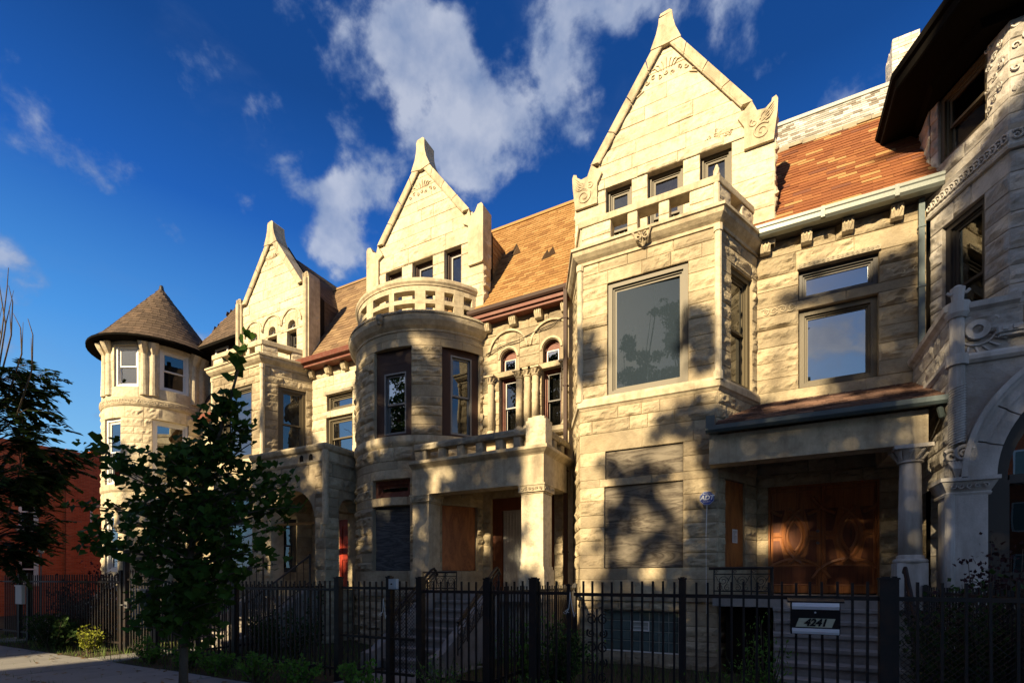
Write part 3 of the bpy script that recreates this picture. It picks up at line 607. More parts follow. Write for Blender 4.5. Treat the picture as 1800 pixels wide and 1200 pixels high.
def bay_house(hx0, hx1, bx0, bx1, par, cell, seed, lower, wm, front_top, side_style, base=True):
    """the square bay with canted cheeks that two of the houses share"""
    F_, Rt, Lf, path = bay_faces(bx0, bx1)
    opsF = [(front_top[0], front_top[1], 5.16, 7.34)]+lower; side = (.43, 1.21, 5.16, 7.30)
    rside = (.235, .94, 1.82, 3.4)
    br = sorted({z for o in opsF for z in o[2:]} | {1.2, 1.33, 1.82, 4.45, 4.93, 5.16, 7.34, 7.80})
    zs = courses(-.1, 7.8, .27, br, seed)
    sm = [i for i in range(len(zs)-1) if (1.3 < (zs[i]+zs[i+1])/2 < 1.82) or (4.09 < (zs[i]+zs[i+1])/2 < 4.45) or (3.4 < (zs[i]+zs[i+1])/2 < 3.55) or 4.93 < (zs[i]+zs[i+1])/2 < 5.16]
    m = M(); rock(m, F_, bx0, bx1, zs, opsF, .5, .036, cell, sm, .85, seed)
    rock(m, Rt, 0, 1.39, zs, [side, rside], .45, .038, cell, sm, .85, seed+1); rock(m, Lf, 0, 1.39, zs, [], .45, .038, cell*1.4, sm, .85, seed+2)
    backing(m, F_, bx0, bx1, -.1, 8.0, opsF); backing(m, Rt, 0, 1.39, -.1, 8.0, [side, rside]); backing(m, Lf, 0, 1.39, -.1, 8.0)
    for o in opsF: reveal(m, F_, o, .3)
    for o in (side, rside): reveal(m, Rt, o, .3)
    bw = m.obj('bay', STONE, par)
    strips(par, 'cornice', SMOOTH, path, CORN); strips(par, 'sill_course', SMOOTH, path, SILL)
    strips(par, 'water_table', WEATH, path, [(-.02, 1.2), (.05, 1.2), (.06, 1.3), (0, 1.335), (-.02, 1.335)])
    for x, y in path[1:3]:
        c = M(); c.tube([(x+(.0), y, 5.16), (x, y, 7.80)], .062, 10); c.tube([(x, y, 7.7), (x, y, 7.82)], .08, 10); c.tube([(x, y, 5.1), (x, y, 5.25)], .085, 10)
        c.obj('colonnette', PALE, bw)
    window(par, F_, *opsF[0], set_=-.04, fw=.09, **front_top[2])
    window(par, Rt, *side, set_=-.05, fw=.09, **side_style)
    return F_, Rt, Lf, path, bw, rside
def parapet(par, path, F_, Rt, Lf, bx0, piers, gaps, rgaps, cell, seed, z0=8.08, zo=8.57, zt=8.70):
    pw = M(); pw.mbox(Lf, .05, 1.39, z0, zo, -.24, 0); b_ = pw.obj('balustrade', PALE, par)
    for a, b in piers:
        pw = M(); rock(pw, F_, a, b, [z0, z0+(zo-z0)/2, zo], (), .5, .02 if b-a > .3 else .004, cell, (), 1 if b-a > .3 else .3, seed)
        pw.mbox(F_, a, b, z0, zo, -.24, -.014); pw.obj('baluster', PALE, b_)
    us = [0]+[q for g in rgaps for q in g]+[1.30]
    for a, b in zip(us[::2], us[1::2]):
        pw = M(); rock(pw, Rt, a, b, [z0, z0+(zo-z0)/2, zo], (), .5, .02, cell, (), 1, seed+2); pw.mbox(Rt, a, b, z0, zo, -.24, -.014); pw.obj('baluster', PALE, b_)
    cp = M(); cp.mould([(path[0][0]+.02, path[0][1]-.05)]+path[1:3]+[(path[3][0]-.03, path[3][1]-.06)], [(-.26, zo), (.03, zo), (.035, zo+.02), (.035, zt-.02), (.02, zt), (-.26, zt)]); cp.obj('coping', SMOOTH, b_)
    fl = M(); fl.add([(p[0], p[1], z0-.02) for p in path], [(0, 1, 2, 3)]); fl.obj('balcony_floor', WEATH, par)
    return b_

# ================================================================== house 3: the near house with the square bay
h3 = thing('stone_house', 'buff stone house with a square bay, boarded ground floor windows and carved double oak doors', 'house', (-.8, 9.3, 0), G_ROW)
win_kw = dict(fm=OLIVE, gm=GL_DIRT_SKY, style='fixed', sw=.04, tilt=.045)
F3, R3, L3, P3, bay3, rs3 = bay_house(-3.95, 2.45, -3.23, -.69, h3, .036, 11, [(-2.72, -1.28, 3.55, 4.09), (-2.74, -1.28, 1.82, 3.4), (-2.8, -1.35, .22, 1.02)], OLIVE,
    (-2.68, -1.19, win_kw), dict(fm=OLIVE, style='double', gm=GL_MID, back='curtain', bz=1))
def board(par, mp, o, mt, label=None, split=None, d=-.04):
    m = M(); a, b, z0, z1 = o; cuts = [z0+.008]+([split] if split else [])+[z1-.008]
    for p, q in zip(cuts, cuts[1:]): m.mbox(mp, a+.008, b-.008, p+.003, q-.003, d-.016, d)
    for z in (z0+.05, (z0+z1)/2, z1-.05):
        for u in (a+.04, a+(b-a)*.35, a+(b-a)*.68, b-.04): m.tube([mp(u, z, d-.002), mp(u, z, d+.003)], .006, 5, m=1)
    w = m.obj('window_board', [mt, IRON], par)
    if label: w['label'] = label
board(h3, F3, (-2.72, -1.28, 3.55, 4.09), PLYG, 'pale weathered plywood board'); board(h3, F3, (-2.74, -1.28, 1.82, 3.4), PLYG, 'large weathered two piece plywood board', 2.72)
board(h3, R3, rs3, PLYO, 'orange plywood board in the porch')
# glass block basement window
m = M(); g = M(); a, b, z0, z1 = -2.8, -1.35, .22, 1.02
ring(m, F3, a, b, z0, z1, .02, -.16, -.08)
nx, nzb = 8, 4
for i in range(nx):
    for j in range(nzb):
        if j == 2 and i in (3, 4): continue
        u0 = a+.02+(b-a-.04)*i/nx; u1 = a+.02+(b-a-.04)*(i+1)/nx; v0 = z0+.02+(z1-z0-.04)*j/nzb; v1 = z0+.02+(z1-z0-.04)*(j+1)/nzb
        g.mbox(F3, u0+.007, u1-.007, v0+.007, v1-.007, -.15, -.105); g.mbox(F3, u0+.02, u1-.02, v0+.02, v1-.02, -.104, -.097)
gw = m.obj('basement_window', WHITE, h3); m2 = M(); m2.mbox(F3, a+.02, b-.02, z0+.02, z1-.02, -.19, -.112); m2.obj('mortar_grid', mat('pale_grout', (.36, .38, .34), .8), gw); g.obj('glass_blocks', GL_BLK, gw)
m = M(); u0 = a+.02+(b-a-.04)*3/nx; u1 = a+.02+(b-a-.04)*5/nx; v0 = z0+.02+(z1-z0-.04)*.5; v1 = z0+.02+(z1-z0-.04)*.75
ring(m, F3, u0, u1, v0, v1, .022, -.12, -.085); m.mbox(F3, u0+.022, u1-.022, v0+.08, v0+.09, -.118, -.1); m.obj('vent', WHITE, gw)
# main wall
MW = flat(0, YW, 0); ops3 = [(.1, 1.83, 1.33, 3.36), (.60, 1.81, 5.16, 6.62), (.60, 1.82, 6.79, 7.36)]
zs = courses(-.1, 8.05, .27, [1.33, 3.36, 4.93, 5.16, 6.62, 6.79, 7.36, 7.72], 5)
sm3 = [i for i in range(len(zs)-1) if 4.93 < zs[i]+.01 < 5.16 or 6.62 < zs[i]+.01 < 6.79]
m = M(); rock(m, MW, -.1, 2.47, zs, ops3, .9, .05, .038, sm3, .9, 21); backing(m, MW, -.1, 2.47, -.1, 8.1, ops3)
for o in ops3: reveal(m, MW, o, .25)
m.box(-3.97, -3.80, 10.45, 10.7, -.1, 8.3)
wl3 = m.obj('wall', STONE, h3)
m = M(); scroll_relief(m, MW, -.02, .56, 6.70, .13, .008, .012); scroll_relief(m, MW, 1.86, 2.44, 6.9, .17, .01, .014); m.obj('scroll_carving', SMOOTH, wl3)
m = M(); m.mbox(MW, .58, 1.84, 7.36, 7.44, 0, .05)
for i in range(17): m.spiral(MW, .62+i*.0735, 7.40, .03, 1, i, .008, .055, 1 if i % 2 else -1, 10, 4)
m.obj('egg_moulding', WEATH, h3)
window(h3, MW, *ops3[1], set_=-.08, fw=.1, fm=OLIVE, gm=GL_SKY, style='fixed', sw=.03); window(h3, MW, *ops3[2], set_=-.08, fw=.07, fm=DKFR, gm=GL_SKY, style='fixed', sw=.035)
for u in (.05, .72, 1.35, 2.05): corbel(h3, MW, u, 7.76, 7.99)
m = M(); m.mould([(-.12, 10.36), (2.62, 10.36)], [(0, 7.99), (.13, 7.99), (.17, 8.03), (.175, 8.10), (.19, 8.12), (.19, 8.17), (.17, 8.17), (.165, 8.12), (0, 8.12)])
for x in (.95, 2.0): m.box(x-.03, x+.03, 10.165, 10.2, 7.985, 8.175)
gt = m.obj('gutter', ZINC, h3); m = M(); m.box(-.1, 2.6, 10.37, 10.55, 7.985, 8.05); m.obj('soffit', DKFR, h3)
m = M(); m.box(2.34, 2.42, 10.42, 10.5, 4.85, 8.0); 
for z in (5.4, 6.5, 7.5): m.box(2.33, 2.43, 10.41, 10.51, z, z+.03)
m.obj('downpipe', BLUEG, h3)
main_roof(h3, -4.0, 2.62, T_RED, .30, .105, 31, .70, 0, 'roof', skip=lambda x, y: x < -.5 and y > 10.45 and False)
main_roof(h3, -4.0, 2.6, T_SIL, .16, .10, 32, None, .705, 'upper_roof')
m = M(); rr = random.Random(3)
V = Vector((0, 2.2, 3.58)).normalized(); p0 = Vector((-.2, 10.3, 8.17))+V*(.70*4.2)
for i in range(12): 
    a_ = Vector((p0.x+i*.235, p0.y-.03, p0.z)); m.box(a_.x, a_.x+.225, a_.y-.02+rr.uniform(-.01, .01), a_.y+.06, a_.z-.03+rr.uniform(-.02, .02), a_.z+.05)
m.obj('flashing', WEATH, h3)
# gable
opsg = [(-1.27, -.71, 8.35, 10.1), (-.38, .33, 8.35, 10.09), (.65, 1.23, 8.35, 10.08)]
g3, gw3, rf = gable(h3, -1.76, 1.60, 10.66, 1.43, 1.97, 13.2, opsg, 41, 'scroll', .042)
rf.obj('gable_roof', T_DRK, h3)
for i, o in enumerate(opsg): window(h3, g3, *o, set_=-.13, fw=.06, fm=OLIVE, gm=GL_MID, style='double', back='curtain' if i else None, bz=.35)
pier = [(-3.02, -2.61), (-2.29, -2.10), (-1.71, -1.52), (-1.17, -.76)]
bal3 = parapet(h3, P3, F3, R3, L3, -3.23, [(-3.2, -2.61)]+pier[1:], None, [(.42, .80)], .04, 51)
m = M()
m.tube([(-.72, 9.33, 8.08), (-.72, 9.33, 8.66)], .06, 10); m.tube([(-.72, 9.33, 8.6), (-.72, 9.33, 8.72), (-.72, 9.33, 8.82), (-.715, 9.33, 8.9)], [.06, .055, .045, .02], 10)
for i in range(5): a_ = i*1.25; m.tube([(-.72+.05*cos(a_), 9.33+.05*sin(a_), 8.7), (-.72+.04*cos(a_+.8), 9.33+.04*sin(a_+.8), 8.82)], .014, 5)
m.obj('corner_post', PALE, bal3)
m = M()
for s_ in (-1, 1):
    m.spiral(F3, -1.98+s_*.07, 7.94, .07, 1.2, 1.5 if s_ > 0 else 1.6, .018, .17, s_, 16, 5); m.tube([F3(-1.98, 7.82, .06), F3(-1.98+s_*.1, 7.9, .15), F3(-1.98+s_*.17, 8.04, .2)], .02, 5)
m.tube([F3(-1.98, 7.82, .06), F3(-1.98, 8.0, .19)], .03, 6); m.obj('cornice_boss', SMOOTH, h3)
for k, (x0, x1) in enumerate([(-2.59, -2.31), (-1.50, -1.19)]):
    t = M(); t.box(x0, x1, 9.27, 9.30, 8.085, 8.10); 
    for i in range(9):
        u = x0+(x1-x0)*(i+.5)/9; t.tube([(u-.02, 9.285, 8.09), (u+.015, 9.28, 8.20+.02*sin(i*2))], .007, 4); t.tube([(u+.02, 9.285, 8.09), (u-.015, 9.28, 8.18)], .006, 4)
    t.box(x0, x1, 9.28, 9.295, 8.185, 8.20)
    tag(t.obj('balcony_trellis', mat('pale_green_paint', (.25, .38, .30), .6)), 'small pale green trellis strip in the %s opening of the near balcony' % ('left' if k == 0 else 'right front'), 'trellis', 'green trellis strips on the balcony')
# porch
pr = M(); pr.box(-.80, 2.10, 8.88, 9.22, 3.54, 4.02); pr.box(1.76, 2.08, 9.2, 10.5, 3.54, 4.0); pr.box(-.1, 2.1, 9.2, 10.54, 3.92, 3.97)
pr.obj('porch_beam', SMOOTH, h3)
pf = M(); pf.box(-.74, 2.15, 8.78, 10.52, 1.16, 1.33); pf.box(.2, 2.12, 8.9, 10.5, -.1, 1.155); pf.obj('porch_floor', STEPC, h3)
rfm = M(); O = Vector((-.82, 8.74, 4.13)); Vv = Vector((0, 1.76, .80))
cl = lambda u, v: not (u < .72 and v > .45+0*u and (u-.12) < (v-.5)*.42)
tiles(rfm, O, (1, 0, 0), Vv, 3.1, Vv.length, .24, .16, cl, 9, .02, .006)
rfm.quad(O, O+Vector((3.1, 0, 0)), O+Vector((3.1, 0, 0))+Vv, O+Vv+Vector((.62, 0, 0))); rfm.add([O+Vector((3.1, 0, 0)), O+Vector((3.1, 1.76, 0)), O+Vector((3.1, 0, 0))+Vv], [(0, 1, 2)])
rfm.obj('porch_roof', T_PUR, h3)
m = M(); m.mould([(-.84, 8.78), (2.30, 8.78)], [(0, 4.03), (.07, 4.03), (.10, 4.07), (.10, 4.14), (.085, 4.14), (.08, 4.09), (0, 4.09)]); m.box(-.84, -.70, 8.72, 9.25, 4.14, 4.32); m.tube([(2.2, 8.8, 4.02), (2.24, 8.85, 3.9), (2.36, 9.0, 3.86)], .04, 8); m.obj('porch_gutter', BLUEG, h3)
column(h3, 1.93, 9.05, 1.84, 3.54, .14, GREYS, .25, .12)
m = M(); m.box(1.74, 2.10, 8.87, 9.23, 1.33, 1.84); m.box(1.72, 2.12, 8.85, 9.25, 1.33, 1.40); m.obj('pedestal', GREYS, h3)
# carved double door
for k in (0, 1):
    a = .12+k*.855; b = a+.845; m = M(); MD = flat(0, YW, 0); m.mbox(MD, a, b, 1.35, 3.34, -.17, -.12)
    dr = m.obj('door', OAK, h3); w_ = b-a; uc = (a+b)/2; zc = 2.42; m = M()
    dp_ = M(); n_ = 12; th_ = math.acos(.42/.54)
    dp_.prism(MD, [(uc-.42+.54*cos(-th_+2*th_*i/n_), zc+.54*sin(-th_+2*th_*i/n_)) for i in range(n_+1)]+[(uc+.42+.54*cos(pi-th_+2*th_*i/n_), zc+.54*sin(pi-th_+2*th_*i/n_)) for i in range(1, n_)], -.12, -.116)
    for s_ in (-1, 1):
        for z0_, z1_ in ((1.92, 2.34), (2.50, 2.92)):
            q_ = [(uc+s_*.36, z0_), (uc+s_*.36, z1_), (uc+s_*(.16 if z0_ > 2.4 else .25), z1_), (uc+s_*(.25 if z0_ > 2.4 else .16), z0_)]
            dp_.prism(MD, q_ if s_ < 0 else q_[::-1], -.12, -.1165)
    dp_.mbox(MD, a+.08, b-.08, 1.5, 1.84, -.12, -.117); dp_.obj('recess_shade_panel', OAKD, dr)  # darker plates on the door face paint the shade of recesses
    def arcp(cx_, cz_, r_, a0, a1, t=.020, d=-.112): m.tube([MD(cx_+r_*cos(R(a0+(a1-a0)*i/14)), cz_+r_*sin(R(a0+(a1-a0)*i/14)), d) for i in range(15)], t, 6)
    for s_ in (-1, 1):
        arcp(uc-s_*.42, zc, .60, -58 if s_ > 0 else 122, 58 if s_ > 0 else 238, .036); arcp(uc-s_*.42, zc, .54, -52 if s_ > 0 else 128, 52 if s_ > 0 else 232, .02)
        arcp(uc-s_*.30, zc, .42, -42 if s_ > 0 else 138, 42 if s_ > 0 else 222, .026)
        arcp(uc, zc+.98, .62, 205 if s_ < 0 else 335, 250 if s_ < 0 else 290, .032); arcp(uc, zc-1.06, .62, 25 if s_ > 0 else 155, 88 if s_ > 0 else 92, .032)
        m.tube([MD(uc+s_*.18, zc, -.118), MD(uc+s_*.36, zc, -.118)], .02, 6); m.tube([MD(uc+s_*.37, 1.5, -.118), MD(uc+s_*.37, 3.26, -.118)], .014, 5)
    for z in (1.5, 1.86): m.tube([MD(a+.06, z, -.118), MD(b-.06, z, -.118)], .014, 5)
    m.tube([MD(a+.06, 3.26, -.118), MD(b-.06, 3.26, -.118)], .014, 5)
    m.obj('carved_moulding', OAKL, dr); hm = M(); hx = b-.05 if k == 0 else a+.05
    if k == 0:
        for z in (2.28, 2.50): hm.lathe((0, 0), [(.024, 0), (.028, .01), (.02, .03)], 10)
        hm = M()
        for z in (2.28, 2.50): hm.tube([MD(hx, z, -.12), MD(hx, z, -.085)], [.03, .022], 10)
        hm.obj('door_lock', SILVER, dr)
m = M(); m.mbox(MW, .10, .125, 1.33, 3.36, -.2, -.02); m.mbox(MW, 1.81, 1.83, 1.33, 3.36, -.2, -.02); m.mbox(MW, .125, 1.81, 3.335, 3.36, -.2, -.02); m.obj('door_frame', OAK, h3)
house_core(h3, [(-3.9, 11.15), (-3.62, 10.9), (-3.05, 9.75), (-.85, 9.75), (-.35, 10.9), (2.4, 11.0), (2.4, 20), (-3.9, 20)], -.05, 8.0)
steps(h3, .16, 1.52, 8.8, 1.33, .27, 8)
m = M(); railing_scroll(m, (-.72, 8.84), (.12, 8.84), 1.33, 1.33, .45, 4); m.tube([(.14, 8.84, 1.16), (.14, 8.84, 1.79)], .022, 6); m.tube([(-.8, 8.84, 1.785), (.16, 8.84, 1.785)], .024, 6)
m.obj('landing_railing', IRON, h3)
m = M(); railing_scroll(m, (1.78, 8.6), (1.62, 7.0), 1.12, .15, .55, 6, .012); m.tube([(1.79, 8.72, 1.70), (1.77, 8.55, 1.76), (1.63, 7.2, .88), (1.62, 6.95, .7)], .026, 8); m.tube([(1.62, 6.95, -.02), (1.62, 6.95, .72)], .022, 6); m.obj('stair_railing', IRON, h3)
m = M(); m.box(-.5, .1, 9.25, 9.31, -.05, 1.12); m.box(-.56, -.5, 9.2, 9.3, -.05, 1.15); m.obj('basement_opening_shade', CORE, h3)  # near-black panel paints the shade of the opening under the landing
# small things on house 3
t = M(); mpS = flat(-.86, 9.13, 0); oc = [(.125*cos(R(22.5+45*i)), 3.015+.125*sin(R(22.5+45*i))) for i in range(8)]
t.prism(mpS, oc, -.006, .006); sg = t.obj('alarm_sign', mat('blue_sign_enamel', (.012, .05, .28), .35, .5, 0, bump=0)); tag(sg, 'blue octagonal security sign with white letters on a thin stake before the bay', 'sign')
t = M(); WM = mat('white_lettering', (.8, .82, .85), .4, .4, 0, bump=0)
oc2 = [(.118*cos(R(22.5+45*i)), 3.015+.118*sin(R(22.5+45*i))) for i in range(9)]; t.tube([mpS(a_, z_, .007) for a_, z_ in oc2], .0025, 4); t.obj('border', WM, sg)
def text(body, size, loc, rot, mt, name, par, ext=.002, shear=0, sx=1, align='CENTER', bold=0.0):
    c = bpy.data.curves.new(name, 'FONT'); c.body = body; c.size = size; c.extrude = ext; c.align_x = align; c.align_y = 'CENTER'; c.shear = shear; c.offset = bold
    tmp = bpy.data.objects.new(name, c); dg = bpy.context.evaluated_depsgraph_get(); me = bpy.data.meshes.new_from_object(tmp); bpy.data.objects.remove(tmp)
    from mathutils import Matrix, Euler
    me.transform(Matrix.Translation(loc) @ Euler(rot).to_matrix().to_4x4() @ Matrix.Diagonal((sx, 1, 1, 1))); me.materials.clear(); me.materials.append(mt)
    o = bpy.data.objects.new(name, me); col.objects.link(o)
    if par is not None:
        o.parent = par; w = Vector((0, 0, 0)); q = par
        while q is not None: w += Vector(q.location); q = q.parent
        o.location = -w
    return o
text('ADT', .108, (-.86, 9.122, 3.02), (R(90), 0, 0), WM, 'lettering', sg, .001, .2, 1, bold=.003)
text('Secured by', .028, (-.86, 9.122, 3.092), (R(90), 0, 0), WM, 'small_lettering', sg, .001); text('Security Services', .018, (-.86, 9.122, 2.955), (R(90), 0, 0), WM, 'small_lettering', sg, .001)
t = M(); t.tube([(-.875, 9.14, 2.36), (-.86, 9.14, 2.91)], .007, 6); t.tube([(-.875, 9.2, 1.0), (-.875, 9.14, 2.4)], .004, 5); t.obj('stake', WHITE, sg)
t = M(); t.mbox(R3, .52, .70, 2.27, 2.52, -.024, -.021); nt_ = tag(t.obj('paper_notice', WHITE), 'white paper notice taped to the orange plywood in the near porch', 'notice')
t = M(); rr = random.Random(2)
for i in range(9): t.mbox(R3, .54, .54+rr.uniform(.08, .14), 2.48-i*.022, 2.485-i*.022, -.0205, -.0195)
t.obj('printed_lines', DKFR, nt_)

# ================================================================== house 2: the bow-fronted house
h2 = thing('stone_house', 'buff stone house with a rounded bow bay, pillared porch and orange shingle roof', 'house', (-7, 9.2, 0), G_ROW)
C2, R2 = (-8.2, 11.25), 2.1; B2 = cyl(*C2, R2); a2 = lambda d: R(d)*R2
def aop(d0, d1, z0, z1): return (a2(d0), a2(d1), z0, z1)
o2 = [aop(-8, 21, 5.05, 7.17), aop(41, 68, 5.05, 7.22), aop(-10, 20, 1.81, 3.38), aop(-10, 20, 3.58, 4.02), aop(41, 66, 1.81, 3.40)]
zs = courses(-.1, 7.55, .235, [1.3, 1.81, 3.38, 3.58, 4.02, 4.45, 4.78, 5.05, 7.17], 61)
sm = [i for i in range(len(zs)-1) if 1.3 < zs[i]+.02 < 1.81 or 3.38 < zs[i]+.02 < 3.58 or 4.0 < zs[i]+.02 < 4.45 or zs[i] > 7.16]
m = M(); rock(m, B2, a2(-71), a2(71), zs, o2, .5, .055, .045, sm, .92, 62); backing(m, B2, a2(-71), a2(71), -.1, 7.9, o2, -.014, 2)
for o in o2: reveal(m, B2, o, .3, 4)
bw2 = m.obj('bow_bay', STONE, h2)
A2 = arc(*C2, R2, -71, 71, 30)
strips(h2, 'cornice', SMOOTH, A2, [(-.02, 7.52), (.02, 7.52), (.03, 7.56), (.10, 7.62), (.17, 7.72), (.19, 7.82), (.15, 7.86), (.15, 7.93), (.09, 7.97), (-.02, 7.97)])
m = M()
for i in range(150):
    th = -70+140*i/150; c = B2(a2(th), 7.895, .15); e = B2(a2(th+.45), 7.86, .19); f_ = B2(a2(th-.1), 7.93, .16); m.tube([e, f_], .014, 4)
m.obj('rope_moulding', WEATH, h2)
strips(h2, 'sill_course', SMOOTH, A2, [(-.02, 4.80), (.01, 4.80), (.05, 4.86), (.06, 4.9), (.05, 5.03), (-.02, 5.05)])
strips(h2, 'water_table', WEATH, A2, [(-.02, 1.2), (.05, 1.2), (.05, 1.3), (-.02, 1.33)])
# bow balcony parapet: pierced in two rows
PB = cyl(*C2, 2.06); p2 = lambda d: R(d)*2.06
og = [(-62, -54), (-46, -38), (-30, -19), (-11, 4), (8, 23), (30, 36.5), (42.5, 49), (56, 62.5)]
m = M(); fine = [(7.95, 8.05, None), (8.05, 8.20, og), (8.20, 8.30, None), (8.30, 8.50, og), (8.50, 8.63, None)]
for z0, z1, gp in fine:
    ed = [-70]+([q for g_ in gp for q in g_] if gp else [])+[70]
    for a, b in zip(ed[::2], ed[1::2]): m.mbox(PB, p2(a), p2(b), z0+.001, z1-.001, -.2, 0, 0, max(1, int((b-a)/5)))
bl2 = m.obj('balustrade', SMOOTH, h2)
strips(h2, 'balcony_coping', SMOOTH, arc(*C2, 2.06, -70, 70, 30), [(-.24, 8.63), (.02, 8.63), (.03, 8.66), (.06, 8.70), (.06, 8.76), (.03, 8.80), (-.24, 8.80)])
m = M(); m.add([(x, y, 7.96) for x, y in A2], [tuple(range(len(A2)))]); m.obj('balcony_floor', WEATH, h2)
m = M(); bm_ = bmesh.new(); q = B2(a2(2), 7.78, .2)
for (dx, dz, r_) in ((0, .02, .1), (-.05, .08, .05), (.05, .08, .05), (0, -.08, .06)):
    m.lathe((q[0]+dx, q[1]-.02), [(.01, q[2]+dz-r_), (r_*.7, q[2]+dz-r_*.7), (r_, q[2]+dz), (r_*.7, q[2]+dz+r_*.7), (.01, q[2]+dz+r_)], 10)
m.obj('carved_head', WEATH, h2, smooth=True)
def bow_window(o, topz, leftw, **kw):
    mp, L_ = chord(B2, o[0], o[1]); m = M(); a, z0, z1 = leftw, o[2], o[3]
    # wide brown infill boards round a smaller sash
    m.mbox(mp, 0, leftw, z0, z1, -.16, -.07); m.mbox(mp, L_-leftw*.8, L_, z0, z1, -.16, -.07); m.mbox(mp, leftw, L_-leftw*.8, topz, z1, -.16, -.07); m.mbox(mp, leftw, L_-leftw*.8, z0, z0+.08, -.16, -.07); m.mbox(mp, leftw, L_-leftw*.8, topz+.2, topz+.21, -.07, -.065)
    m.obj('window_surround', BROWN, h2); window(h2, mp, leftw, L_-leftw*.8, z0+.08, topz, set_=-.07, fw=.035, fm=SILVER, step=False, **kw)
bow_window(o2[0], 6.62, .24, back='blind', bz=.4, gm=GL_SKY); bow_window(o2[1], 7.05, .24, back='blind', bz=.5, gm=GL_MID)
mp, L_ = chord(B2, o2[2][0], o2[2][1]); board(h2, mp, (0, L_, 1.81, 3.38), PLYD, 'dark weathered plywood with a rust mark', 2.98, -.1)
mp, L_ = chord(B2, o2[3][0], o2[3][1]); window(h2, mp, 0, L_, 3.58, 4.02, set_=-.1, fw=.1, fm=RUST, gm=GL_SKY, style='fixed')
mp, L_ = chord(B2, o2[4][0], o2[4][1]); board(h2, mp, (0, L_, 1.81, 3.40), PLYO, 'orange plywood board behind the porch', None, -.1)
# recessed wall with twin arched windows
rects = [(-5.76, -5.27, 5.12, 6.55), (-4.62, -4.13, 5.12, 6.55)]; arcs_ = [(-5.50, .215), (-4.375, .215)]
aops = [(c-.3, c+.3, 6.68, 7.42) for c, r_ in arcs_]; dop = [(-6.0, -4.3, 1.33, 3.6)]
zs = courses(-.1, 7.95, .27, [1.33, 3.6, 4.9, 5.12, 6.55, 6.68, 7.42, 7.6], 71)
sm = [i for i in range(len(zs)-1) if 4.9 < zs[i]+.02 < 5.12 or 6.55 < zs[i]+.02 < 6.68]
m = M(); rock(m, MW, -6.3, -3.8, zs, rects+aops+dop, .6, .036, .042, sm, .8, 72); backing(m, MW, -6.3, -3.8, -.1, 8.2, rects+aops+dop)
for o in rects+dop: reveal(m, MW, o, .26)
for c, r_ in arcs_:
    arch_panel(m, MW, c-.3, c+.3, 6.98, 7.42, c, r_, .004, .26)
    for s_ in (-1, 1):
        x0, x1 = sorted((c+s_*r_, c+s_*.3)); m.mbox(MW, x0, x1, 6.68, 6.98, -.26, .004)
wl2 = m.obj('wall', STONE, h2)
for c, r_ in arcs_:
    m = M(); hood(m, MW, c, 6.98, r_+.02, .05, .03, 0, 16); m.obj('arch_roll', SMOOTH, wl2); m = M(); hood(m, MW, c, 7.12, .50, .045, .05, 0, 24, 5, 175); m.obj('hood_mould', SMOOTH, wl2)
for c, r_ in arcs_:
    m = M(); n_ = 14; A = [(c+r_*cos(pi*i/n_), 6.98+r_*sin(pi*i/n_)) for i in range(n_+1)]
    m.prism(MW, [(c-r_, 6.68), (c+r_, 6.68)]+A, -.17, -.13); o = m.obj('arched_window', RUST, h2)
    s_ = M(); ring(s_, MW, c-.15, c+.15, 6.71, 6.98, .02, -.13, -.11); s_.obj('sash', SILVER, o); s_ = M(); s_.mbox(MW, c-.13, c+.13, 6.73, 6.96, -.128, -.12); s_.obj('pane', GL_SKY, o)
    s_ = M(); hood(s_, MW, c, 6.98, r_-.045, .045, .04, -.14, 14); s_.obj('arch_frame', RUST, o)
for i, o in enumerate(rects): window(h2, MW, *o, set_=-.14, fw=.05, fm=RUST, sm=SILVER if i == 0 else DKFR, gm=GL_MID, back='curtain', bz=.9, sw=.03)
for x in (-5.95, -5.17, -4.96, -4.75, -3.98): column(h2, x, YW-.07, 5.12, 6.58, .085, SMOOTH, .2, .12, 'window_colonnette')
strips(h2, 'wall_sill', SMOOTH, [(-6.25, YW), (-3.85, YW)], [(-.02, 4.95), (.12, 4.97), (.17, 5.02), (.17, 5.12), (-.02, 5.12)])
for u in (-6.05, -5.33, -4.66, -4.0): corbel(h2, MW, u, 7.68, 7.93)
m = M(); m.box(-6.45, -3.86, 10.32, 10.54, 7.90, 8.06); m.box(-6.45, -3.86, 10.27, 10.319, 7.97, 8.05); m.obj('fascia', RUST, h2)
m = M(); m.mould([(-6.5, 10.31), (-3.84, 10.31)], [(0, 8.06), (.08, 8.06), (.11, 8.1), (.12, 8.17), (.1, 8.17), (0, 8.12)]); m.obj('gutter', BROWN, h2)
m = M(); m.box(-3.94, -3.86, 10.2, 10.28, 1.0, 8.08)
for z in (2.2, 4.0, 5.9, 7.4): m.box(-3.955, -3.845, 10.19, 10.3, z, z+.03)
m.tube([(-3.9, 10.24, 8.05), (-3.9, 10.24, 8.12)], .05, 8); m.obj('downpipe', BROWN, h2)
main_roof(h2, -10.2, -3.9, T_ORG, .22, .115, 81)
m = M(); V = Vector((0, 2.2, 3.58)).normalized(); rr = random.Random(8)
for (x, v) in ((-4.75, 1.55), (-4.62, 1.62), (-5.82, 2.45), (-5.75, 2.3)):
    p = Vector((x, 10.3, 8.17))+V*v; m.add([p+Vector((-.12, -.02, -.02)), p+Vector((.12, -.02, .02)), p+Vector((.1, -.13, .13)), p+Vector((-.05, -.06, .05))], [(0, 1, 2, 3)])
m.obj('lifted_shingles', T_DRK, h2)
opg2 = [(-1.24, -.68, 8.35, 10.02), (-.33, .34, 8.35, 10.03), (.70, 1.22, 8.35, 10.05)]
